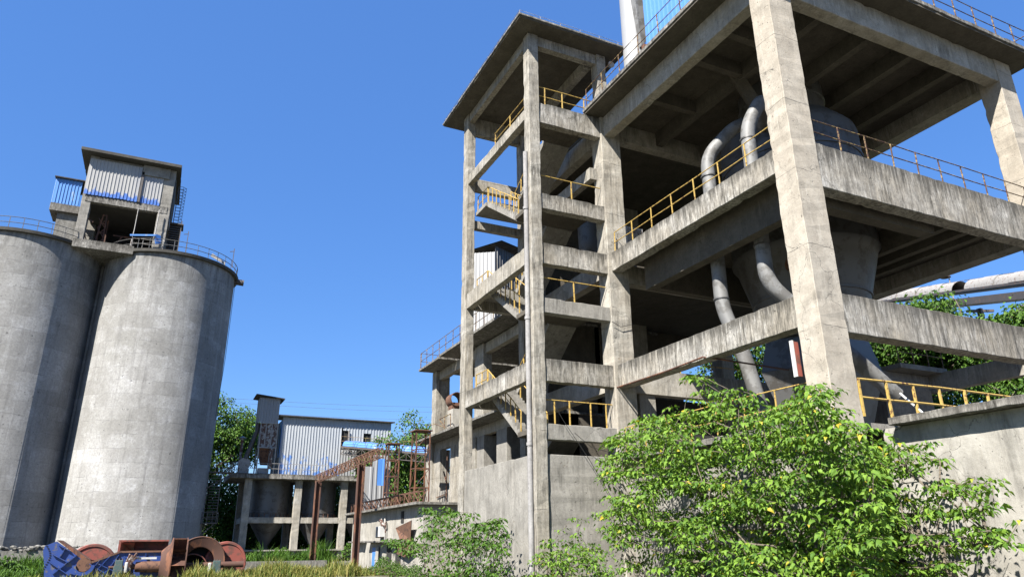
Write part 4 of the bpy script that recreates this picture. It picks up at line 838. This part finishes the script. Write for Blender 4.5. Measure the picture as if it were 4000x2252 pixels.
MB().box(p[0], pc-.5, p[1]-.05, q[0], pc-.42, q[1]+.05).build('channel', M['white'], t)
t = thing('rag_bundle', 'torn dirty rag wrapped on the shaft beside the blue casing', 'rag', (p[0]-.3, pc-.6, .5)); m = MB()
for i in range(9): a_ = rnd.uniform(-.2, .2); m.tube([(p[0]-.3+a_, pc-.6, .1), (p[0]-.35+a_*.6, pc-.65, .7), (p[0]-.15+a_, pc-.6, 1.05+rnd.uniform(0, .2))], rnd.uniform(.04, .08), 5)
m.build('rag', M['rustpatch'], t, smooth=True)

# ================================================================== RIGHT BACKGROUND CONVEYOR
A, B = aD(3330, 1192, 84), aD(4200, 1075, 58)
t, e, u = tubegal('grey arched conveyor gallery on a dark deck crossing behind the annex at right', A, B, .8, M['greyrail'], n=18, brk=True, tr=False)
t = thing('gallery_support', 'dark steel leg under the grey conveyor gallery', 'post', aD(3830, 1240, 68)); a = aD(3826, 1205, 69); MB().bar((a[0], a[1], 0), a, .35).bar((a[0]-1, a[1]+.5, a[2]-.2), (a[0]+1, a[1]-.5, a[2]-.2), .2).build('leg', M['darkrail'], t)
t = thing('street_lamp', 'small lamp with a wide shade on a thin pole above the grey conveyor', 'lamp', aD(3714, 1120, 72)); a = aD(3712, 1070, 72); b = aD(3716, 1125, 72)
MB().bar((b[0], b[1], b[2]-2), (b[0], b[1], a[2]+.3), .07).build('pole', M['greyrail'], t); c = aD(3694, 1082, 72); MB().lathe((c[0], c[1], c[2]), [(.42, -.05), (.36, .06), (.1, .18), (0, .2)], 16).build('lamp_shade', M['darkrail'], t, smooth=True)
t = thing('small_hut', 'small pale corrugated hut peeping out under the plant building floor', 'hut', aD(3460, 1150, 86)); a = aD(3436, 1132, 86); b = aD(3490, 1170, 86)
MB().corr((a[0], a[1]), (b[0], b[1]), 0, a[2], .3, .05).build('cladding', M['whitesheet'], t); c = (a+b)/2; MB().bar((a[0]-.4, a[1], a[2]+.1), (b[0]+.4, b[1], a[2]+.1), 1.6, .12).build('roof', M['roofdark'], t)
t = thing('grey_shed', 'grey corrugated shed corner with a dark roof at the far right edge', 'shed', aD(3990, 1250, 60)); a = aD(3965, 1200, 60); b = aD(4300, 1200, 52)
MB().corr((a[0], a[1]), (b[0], b[1]), 0, a[2]-.1, .3, .05).build('cladding', M['steel'], t); q0, q1 = aD(3915, 1240, 60), aD(3985, 1208, 59); MB().add([q0, q1, q1+np.array((8, 0, .6)), q0+np.array((8, -2, 0))], [(0, 1, 2, 3)]).build('roof', M['roofdark'], t).modifiers.new('s', 'SOLIDIFY').thickness = .12
t = thing('power_lines', 'thin power lines in the sky behind the hopper building', 'power lines', (10, 150, 20)); m = MB()
for (y0, y1) in ((1550, 1590), (1565, 1612), (1600, 1640), (1615, 1660), (1640, 1690)):
    p = [aD(830+(1990-830)*k/8, y0+(y1-y0)*(k/8)+12*math.sin(math.pi*k/8), 160) for k in range(9)]; m.tube(p, .022, 4)
m.build('line', M['steel'], t)
t = thing('sagging_wire', 'thin black wire sagging from the stair tower railing to the middle column', 'wire', (15, 25, 7)); m = MB()
m.tube([aY(2130, 1520, 25.0), aY(2200, 1640, 25.0), aY(2300, 1790, 25.0), aY(2400, 1960, 25.0)], .012, 5); m.tube([aY(2245, 1690, 25.0), aY(2310, 1745, 25.0), aY(2370, 1762, 24.9), aY(2420, 1765, 24.8)], .012, 5); m.tube([aY(2390, 1255, 25.0), aY(2425, 1276, 25.0), aY(2470, 1266, 25.0)], .014, 5)
m.build('wire', M['wire'], t)

# ================================================================== PLANTS
def leafmesh(pos, d, size, name, mat, parent, wide=.64, simple=False, droop=.35, roll=.5):
    n = len(pos); d = d/np.linalg.norm(d, axis=1, keepdims=True)
    up = np.tile((0, 0, 1.), (n, 1))+nr.normal(0, roll, (n, 3)); s = np.cross(d, up); s /= np.linalg.norm(s, axis=1, keepdims=True)+1e-9; nn = np.cross(s, d)
    if simple: tpl = [(0, 0, 0), (.45, -.5, 0), (1, 0, -droop), (.45, .5, 0)]; fc = [(0, 1, 2, 3)]
    else:
        tpl = [(0, 0, 0), (.26, -.46, .06), (.26, .46, .06), (.26, 0, 0), (.6, -.3, .0), (.6, .3, .0), (.66, 0, -.07), (1, 0, -droop)]
        fc = [(0, 1, 3), (0, 3, 2), (1, 4, 6, 3), (3, 6, 5, 2), (4, 7, 6), (6, 7, 5)]
    tpl = np.array(tpl); k = len(tpl)
    z = tpl[:, 2]-(0 if simple else droop*.35)*tpl[:, 0]**2
    V = pos[:, None, :]+size[:, None, None]*(tpl[None, :, 0, None]*d[:, None, :]+tpl[None, :, 1, None]*wide*s[:, None, :]+z[None, :, None]*nn[:, None, :])
    root = parent
    off = np.array(root.location); V = V.reshape(-1, 3)-off; F_ = []
    fa = [tuple(f) for f in fc]
    for i in range(n): b = i*k; F_ += [tuple(b+j for j in f) for f in fa]
    me = bpy.data.meshes.new(name); me.from_pydata(V.tolist(), [], F_)
    at = me.attributes.new('var', 'FLOAT', 'FACE'); at.data.foreach_set('value', np.repeat(nr.random(n), len(fc)).astype(np.float32))
    o = bpy.data.objects.new(name, me); col.objects.link(o); me.materials.append(mat); o.parent = parent; return o
def inpoly(x, y, P):
    c = False; j = len(P)-1
    for i in range(len(P)):
        if (P[i][1] > y) != (P[j][1] > y) and x < (P[j][0]-P[i][0])*(y-P[i][1])/(P[j][1]-P[i][1]+1e-9)+P[i][0]: c = not c
        j = i
    return c
def skeleton(tips, bases, r0, mat, parent, tw=.006, wob=.08):
    nodes = [np.array(b, float) for b in bases]; par = [-1]*len(nodes); c0 = np.mean(nodes, 0)
    order = sorted(range(len(tips)), key=lambda i: np.linalg.norm(tips[i]-c0)); par_tip = {}
    A_ = np.array(nodes)
    for i in order:
        t_ = tips[i]; dd = np.linalg.norm(A_-t_, axis=1)+.12*np.linalg.norm(A_-c0, axis=1)+np.where(A_[:, 2] > t_[2]+.1, .8, 0); j = int(np.argmin(dd)); p = nodes[j]; L = np.linalg.norm(t_-p)
        k = max(1, int(L/.7)); prev = j
        for q in range(1, k+1):
            f = q/k; v = p+(t_-p)*f
            if q < k: v = v+nr.normal(0, wob, 3)*min(1, L/2)+np.array((0, 0, -.10*math.sin(math.pi*f)*L*.4))
            nodes.append(v); par.append(prev); prev = len(nodes)-1
        A_ = np.array(nodes)
    w = [0]*len(nodes)
    for i in range(len(nodes)-1, -1, -1):
        w[i] += 1
        if par[i] >= 0: w[par[i]] += w[i]
    mx = max(w); m = MB()
    for i, p in enumerate(par):
        if p < 0: continue
        ra = max(tw, r0*(w[p]/mx)**.45*.95); rb_ = max(tw*.7, r0*(w[i]/mx)**.45*.95)
        if w[p] > w[i]*3: ra = rb_*1.25
        m.tube([nodes[p], nodes[i]], [ra, rb_], 5, caps=False)
    return m.build('branches', mat, parent, smooth=True)
def rosettes(tips, per, ls, spread, up=.15, umb=False):
    pos, d, sz = [], [], []
    for t_ in tips:
        if umb:   # flat spray: leaves ring the twig tip and hang outward and down
            n = per+rnd.randint(-3, 3); a0 = rnd.random()*6.28; tl = np.array((rnd.gauss(0, .22), rnd.gauss(0, .22))); sc = rnd.uniform(.75, 1.15)
            for k in range(n):
                a = a0+k*2.4; rr = spread*sc*math.sqrt((k+.5)/n)*rnd.uniform(.85, 1.15); p = np.array((math.cos(a)*rr, math.sin(a)*rr, 0)); p[2] = p[0]*tl[0]+p[1]*tl[1]-.38*rr*rr/spread+rnd.uniform(-.02, .02)
                pos.append(t_+p); d.append(np.array((math.cos(a), math.sin(a), -rnd.uniform(-.1, .5)-.25*rr/spread))); sz.append(ls*rnd.uniform(.5, 1.2)*(1.1-.25*k/n))
            continue
        n = per+rnd.randint(-2, 2); a0 = rnd.random()*6.28
        for k in range(n):
            a = a0+k*2.4; e = rnd.uniform(-.55, .45)+up; v = np.array((math.cos(a), math.sin(a), e)); v /= np.linalg.norm(v)
            pos.append(t_+v*spread*rnd.uniform(.25, 1.)+np.array((0, 0, rnd.uniform(-.5, .5)*spread))); dv = v+np.array((0, 0, -rnd.uniform(.2, 1.1))); d.append(dv); sz.append(ls*rnd.uniform(.6, 1.2))
    return np.array(pos), np.array(d), np.array(sz)
def polytree(name, label, cat, poly, n, depthf, base, mat, umb=False, per=7, ls=.19, spread=.2, r0=.09, mind=40, holes=(), group=None, bias=None, simple=False, tw=.008):
    xs = [p[0] for p in poly]; ys = [p[1] for p in poly]; tips = []; px = []; tries = 0
    while len(tips) < n and tries < n*60:
        tries += 1; x = rnd.uniform(min(xs), max(xs)); y = rnd.uniform(min(ys), max(ys)); dq = rnd.random()
        if umb and tips and rnd.random() < .72: lx, ly, lq = last; x = lx+rnd.gauss(0, 42); y = ly+rnd.gauss(0, 11)+abs(x-lx)*.12; dq = min(1, max(0, lq+rnd.gauss(0, .12)))
        if not inpoly(x, y, poly): continue
        if any((x-h[0])**2/h[2]**2+(y-h[1])**2/h[3]**2 < 1 and rnd.random() < h[4] for h in holes): continue
        if bias and rnd.random() > bias(x, y): continue
        P = depthf(x, y, dq)
        if P is None or P[2] < .15: continue
        if any(np.sum((P-t_)**2) < mind*mind for t_ in tips[-400:]): continue
        tips.append(P); last = (x, y, dq)
    t = thing(name, label, cat, (base[0][0], base[0][1], 0), group=group)
    skeleton(tips, base, r0, M['bark'], t, tw=tw)
    pos, d, sz = rosettes(tips, per, ls, spread, umb=umb); leafmesh(pos, d, sz, 'foliage', M[mat], t, simple=simple, droop=.32 if umb else .35, roll=.45 if umb else .5); return t, tips
# big leafy tree in front of the corner column
PL = [(2340, 1860), (2345, 1800), (2380, 1700), (2440, 1680), (2511, 1600), (2575, 1600), (2600, 1515), (2690, 1560), (2690, 1470), (2734, 1452), (2790, 1500), (2880, 1500), (2925, 1530), (2980, 1550), (3050, 1570), (3110, 1540), (3150, 1487), (3200, 1490), (3260, 1518), (3320, 1545), (3345, 1600), (3400, 1640), (3420, 1700), (3400, 1800), (3450, 1900), (3450, 2300), (2480, 2300), (2440, 2220), (2420, 2130), (2330, 2050), (2310, 1990), (2370, 1930)]
def dL(x, y, q):
    t_ = (x-2340)/1100; return aX(x, y, 12.9+3.3*q+.4*t_)
mt, tipsL = polytree('leafy_tree', 'big bright green tree with drooping leaves in front of the big corner column', 'tree', PL, 1500, dL, [(15.2, 14.5, 0), (15.3, 14.6, 1.5), (14.6, 13.2, 1.4), (15.1, 16.8, 1.6), (15.1, 15, 3)], 'leafA', umb=True, per=16, ls=.18, spread=.34, r0=.10, mind=.24,
    holes=((2560, 1590, 60, 40, .7), (2700, 1620, 90, 50, .5), (2900, 1620, 120, 50, .4), (2650, 1960, 130, 60, .35), (3240, 1990, 60, 200, .5), (2450, 1890, 60, 40, .7), (3030, 1780, 80, 50, .3)))
PR = [(3330, 1760), (3400, 1700), (3460, 1700), (3540, 1740), (3600, 1695), (3690, 1780), (3660, 1830), (3560, 1850), (3640, 1870), (3740, 1865), (3760, 1838), (3850, 1870), (3868, 1815), (3940, 1900), (3890, 1960), (3870, 2010), (3920, 2060), (3990, 2030), (3960, 2080), (3935, 2130), (3870, 2110), (3880, 2170), (3830, 2215), (3780, 2190), (3700, 2140), (3720, 2230), (3640, 2250), (3560, 2300), (3300, 2300), (3280, 1950)]
def dR(x, y, q): return aX(x, y, 16.3+2.5*q*min(1, .35+(3990-x)/500))
polytree('leafy_tree', 'spreading green tree with slender branches reaching over the annex wall at right', 'tree', PR, 330, dR, [(17.2, 11.3, 0), (17.2, 11.2, 1.4), (17.4, 10.2, 1.8)], 'leafA', umb=True, per=15, ls=.18, spread=.32, r0=.09, mind=.27,
    holes=((3560, 1930, 70, 45, .6), (3480, 2080, 60, 90, .6), (3700, 2040, 70, 40, .75), (3600, 2170, 80, 40, .7), (3700, 1960, 60, 30, .6)), bias=lambda x, y: 1.0 if x < 3550 else .55)
# shrubs before the tower
PM = [(2090, 2090), (2150, 2060), (2200, 2050), (2170, 1990), (2180, 1965), (2230, 1945), (2290, 1990), (2290, 2040), (2330, 2100), (2370, 2120), (2400, 2180), (2450, 2260), (2450, 2300), (2000, 2300), (2060, 2210), (2110, 2150)]
polytree('leafy_shrub', 'mid sized shrub at the foot of the stair tower downpipe', 'shrub', PM, 260, lambda x, y, q: aX(x, y, 12.1+1.9*q), [(13.1, 22.8, 0), (13.1, 22.8, .8)], 'leafA', umb=True, per=9, ls=.15, spread=.22, r0=.05, mind=.18, bias=lambda x, y: 1 if y > 2060 else .3)
PB = [(1615, 1965), (1650, 1960), (1680, 1990), (1740, 1965), (1790, 2000), (1820, 1975), (1850, 2000), (1860, 2030), (1930, 2030), (1960, 2000), (1965, 2060), (1995, 2090), (1970, 2150), (1985, 2230), (1960, 2300), (1640, 2300), (1640, 2180), (1560, 2140), (1500, 2120), (1510, 2100), (1580, 2080), (1650, 2090), (1640, 2030)]
polytree('leafy_shrub', 'tall loose shrub growing against the left wall of the stair tower', 'shrub', PB, 380, lambda x, y, q: aX(x, y, 10.6+1.9*q), [(11.8, 30, 0), (11.8, 30, 1), (11.7, 32, .9)], 'leafB', umb=True, per=9, ls=.2, spread=.28, r0=.06, mind=.22)
PC = [(1430, 2230), (1470, 2200), (1500, 2170), (1520, 2180), (1560, 2200), (1600, 2220), (1640, 2200), (1660, 2300), (1420, 2300)]
polytree('leafy_shrub', 'low feathery shrub in front of the blue door of the low building', 'shrub', PC, 240, lambda x, y, q: aX(x, y, 10.6+1.0*q), [(11.2, 36, 0), (11.2, 38, 0), (11, 40, 0)], 'leafB', per=10, ls=.09, spread=.16, r0=.03, mind=.12)
# background trees
def ctree(name, label, c, R3, n, ls, mat='leafC', per=10, trunk=.25, seed=0, group='trees behind the plant', simple=True):
    rr = np.random.default_rng(seed); tips = []
    lob = [np.array(c)+np.array((rr.uniform(-.55, .55)*R3[0], rr.uniform(-.55, .55)*R3[1], rr.uniform(-.6, .7)*R3[2])) for _ in range(9)]
    n = int(n*1.5)
    while len(tips) < n:
        l = lob[rr.integers(9)]; v = rr.normal(0, 1, 3); v /= np.linalg.norm(v); v = v*rr.uniform(.35, 1)**.5*.52; p = l+v*np.array(R3)
        if p[2] > .4: tips.append(p)
    t = thing(name, label, 'tree', (c[0], c[1], 0), group=group)
    skeleton(tips[::5], [(c[0], c[1], 0), (c[0]+.1, c[1], max(.5, c[2]-R3[2]*.8))], trunk, M['bark'], t, tw=.03, wob=.15)
    pos, d, sz = rosettes(tips, per, ls, ls*2.2, .1); leafmesh(pos, d, sz, 'foliage', M[mat], t, simple=simple, wide=.7); return t
def cpx(px, py, D): return aD(px, py, D)
ctree('broadleaf_tree', 'tall bright green tree between the right silo and the hopper building', cpx(865, 1730, 98), (4.6, 4.5, 5.4), 620, .36, 'leafC', seed=1)
ctree('broadleaf_tree', 'small tree top just left of the filter tower', cpx(975, 1700, 102), (3, 3, 4.0), 240, .36, seed=2)
ctree('broadleaf_tree', 'dense dark tree behind the metal stair and the left hopper column', cpx(860, 2010, 96), (5.5, 4, 5.2), 760, .36, seed=3)
ctree('broadleaf_tree', 'dense dark tree seen between the round hoppers', cpx(1150, 2060, 99), (8, 4, 4.2), 620, .38, seed=4)
ctree('broadleaf_tree', 'green tree rising behind the right lattice tower', cpx(1625, 1740, 92), (3.4, 3.4, 4.4), 300, .34, seed=5)
ctree('broadleaf_tree', 'bushy green tree behind the lattice towers and hanging sheets', cpx(1590, 1900, 80), (5.2, 4, 5.4), 900, .3, seed=6)
ctree('broadleaf_tree', 'dark tree behind the third hopper and the rusty gantry', cpx(1380, 1990, 95), (6.5, 4, 5.4), 500, .36, seed=7)
ctree('broadleaf_tree', 'tree with big leaves rising above the lower beam at right', cpx(3620, 1330, 54), (4.4, 4, 2.7), 700, .30, 'leafB', seed=8, per=9)
ctree('broadleaf_tree', 'dark thick tree behind the landing of the plant building', cpx(3560, 1460, 55), (7.5, 4, 4.6), 1300, .26, seed=9)
ctree('broadleaf_tree', 'dark tree at the far right behind the annex roof', cpx(3960, 1500, 52), (6.2, 4, 4.6), 1000, .28, seed=10)
ctree('broadleaf_tree', 'tree seen under the lower beam left of the steel cyclone', cpx(2950, 1500, 58), (6.2, 4, 3.6), 520, .28, seed=11)
ctree('broadleaf_tree', 'tree top at the far right edge beside the grey shed', cpx(3985, 1280, 50), (1.6, 2, 1.2), 90, .28, 'leafB', seed=12)
for i, (px_, py_, D_, lb_) in enumerate(((700, 2090, 104, 'low dark tree behind the foot of the right silo'), (960, 2090, 103, 'low dark tree behind the left hopper column'), (1080, 2100, 108, 'low dark tree framed between the first two hopper columns'), (1260, 2095, 106, 'low dark tree framed left of the first rusty gantry post'), (1390, 2100, 104, 'low dark tree behind the right hopper beside the second gantry post'), (1500, 2040, 96, 'low dark tree behind the hanging white sheets'))):
    ctree('broadleaf_tree', lb_, cpx(px_, py_, D_), (6.5, 3, 4.0), 420, .42, seed=40+i)
# grass, creepers
def tuft(N_, area, h, name, label, mat, wind=.35, w=.02):
    pos, d, sz = [], [], []; V = []; F_ = []; 
    x0, x1, y0, y1 = area
    cl = [(rnd.uniform(x0, x1), rnd.uniform(y0, y1), rnd.choice((.35, .5, .7, 1.0, 1.5))) for _ in range(max(40, N_//60))]
    for i in range(N_):
        cx_, cy_, ch = cl[rnd.randrange(len(cl))]; x, y = cx_+rnd.gauss(0, .22), cy_+rnd.gauss(0, .22); k = .55+.45*math.sin(x*1.3+y*.7)*math.cos(y*.9-x*.4); hh = h*rnd.uniform(.5, 1.2)*max(.45, k)*ch; a = rnd.uniform(0, 6.28); dx, dy = math.cos(a)*wind*hh, math.sin(a)*wind*hh; b = len(V)
        ca, sa = math.cos(a+1.57)*w, math.sin(a+1.57)*w
        V += [(x-ca, y-sa, 0), (x+ca, y+sa, 0), (x+dx*.4+ca*.8, y+dy*.4+sa*.8, hh*.6), (x+dx*.4-ca*.8, y+dy*.4-sa*.8, hh*.6), (x+dx*1.3, y+dy*1.3, hh*.95)]; F_ += [(b, b+1, b+2, b+3), (b+3, b+2, b+4)]
    me = bpy.data.meshes.new(name); me.from_pydata(V, [], F_); at = me.attributes.new('var', 'FLOAT', 'FACE'); at.data.foreach_set('value', np.repeat(nr.random(N_), 2).astype(np.float32))
    o = bpy.data.objects.new(name, me); col.objects.link(o); me.materials.append(mat); o['kind'] = 'stuff'; o['label'] = label; o['category'] = 'grass'; return o
tuft(15000, (1.5, 12.3, 39, 50), .66, 'tall_grass', 'tall yellowing grass in front of the low rubble wall', M['grass'], w=.018)
tuft(9000, (4.5, 12, 56.6, 62), 1.3, 'weeds', 'green weeds growing behind the low rubble wall', M['leafB'], w=.03)
tuft(9000, (-12, -4.6, 46, 61), .9, 'weeds', 'green weeds left of the blue crusher casing', M['leafB'], w=.03)
def creeper(label, x0, x1, y, z0, z1, n, seed):
    rr = np.random.default_rng(seed); P = np.array([(rr.uniform(x0, x1), y+rr.uniform(-.4, .4), z0+(z1-z0)*rr.random()**1.5) for _ in range(n)]); P[:, 2] *= .6+.4*np.sin(P[:, 0]*1.7+seed)
    t = thing('creeper_bush', label, 'bush', ((x0+x1)/2, y, 0)); pos, d, sz = rosettes(list(P), 5, .22, .25); leafmesh(pos, d, sz, 'foliage', M['leafB'], t, simple=True)
    m = MB()
    for p in P[::12]: m.tube([((x0+x1)/2, y, 0), ((p[0]+(x0+x1)/2)/2, p[1], .05), (p[0], p[1], p[2])], .015, 4, caps=False)
    m.build('stems', M['bark'], t)
creeper('low creeper spilling over the base slab below the left hopper', 8.6, 12.6, 78.8, .2, 1.5, 160, 1)
creeper('leafy creeper below the middle hopper behind the rusty post', 12.8, 18.5, 76.5, .2, 1.9, 340, 2)
tuft(1800, (-5.5, 5.2, 41.5, 43.0), .5, 'weeds', 'short weeds growing in front of the scrap machines', M['grass'], w=.016)
creeper('weedy bush left of the blue casing before the rubble wall', -9.5, -5.6, 55, .1, 1.2, 260, 3)
creeper('low bush beside the left pedestal of the hopper building', 7.6, 9.2, 79.0, .2, 1.3, 60, 4)
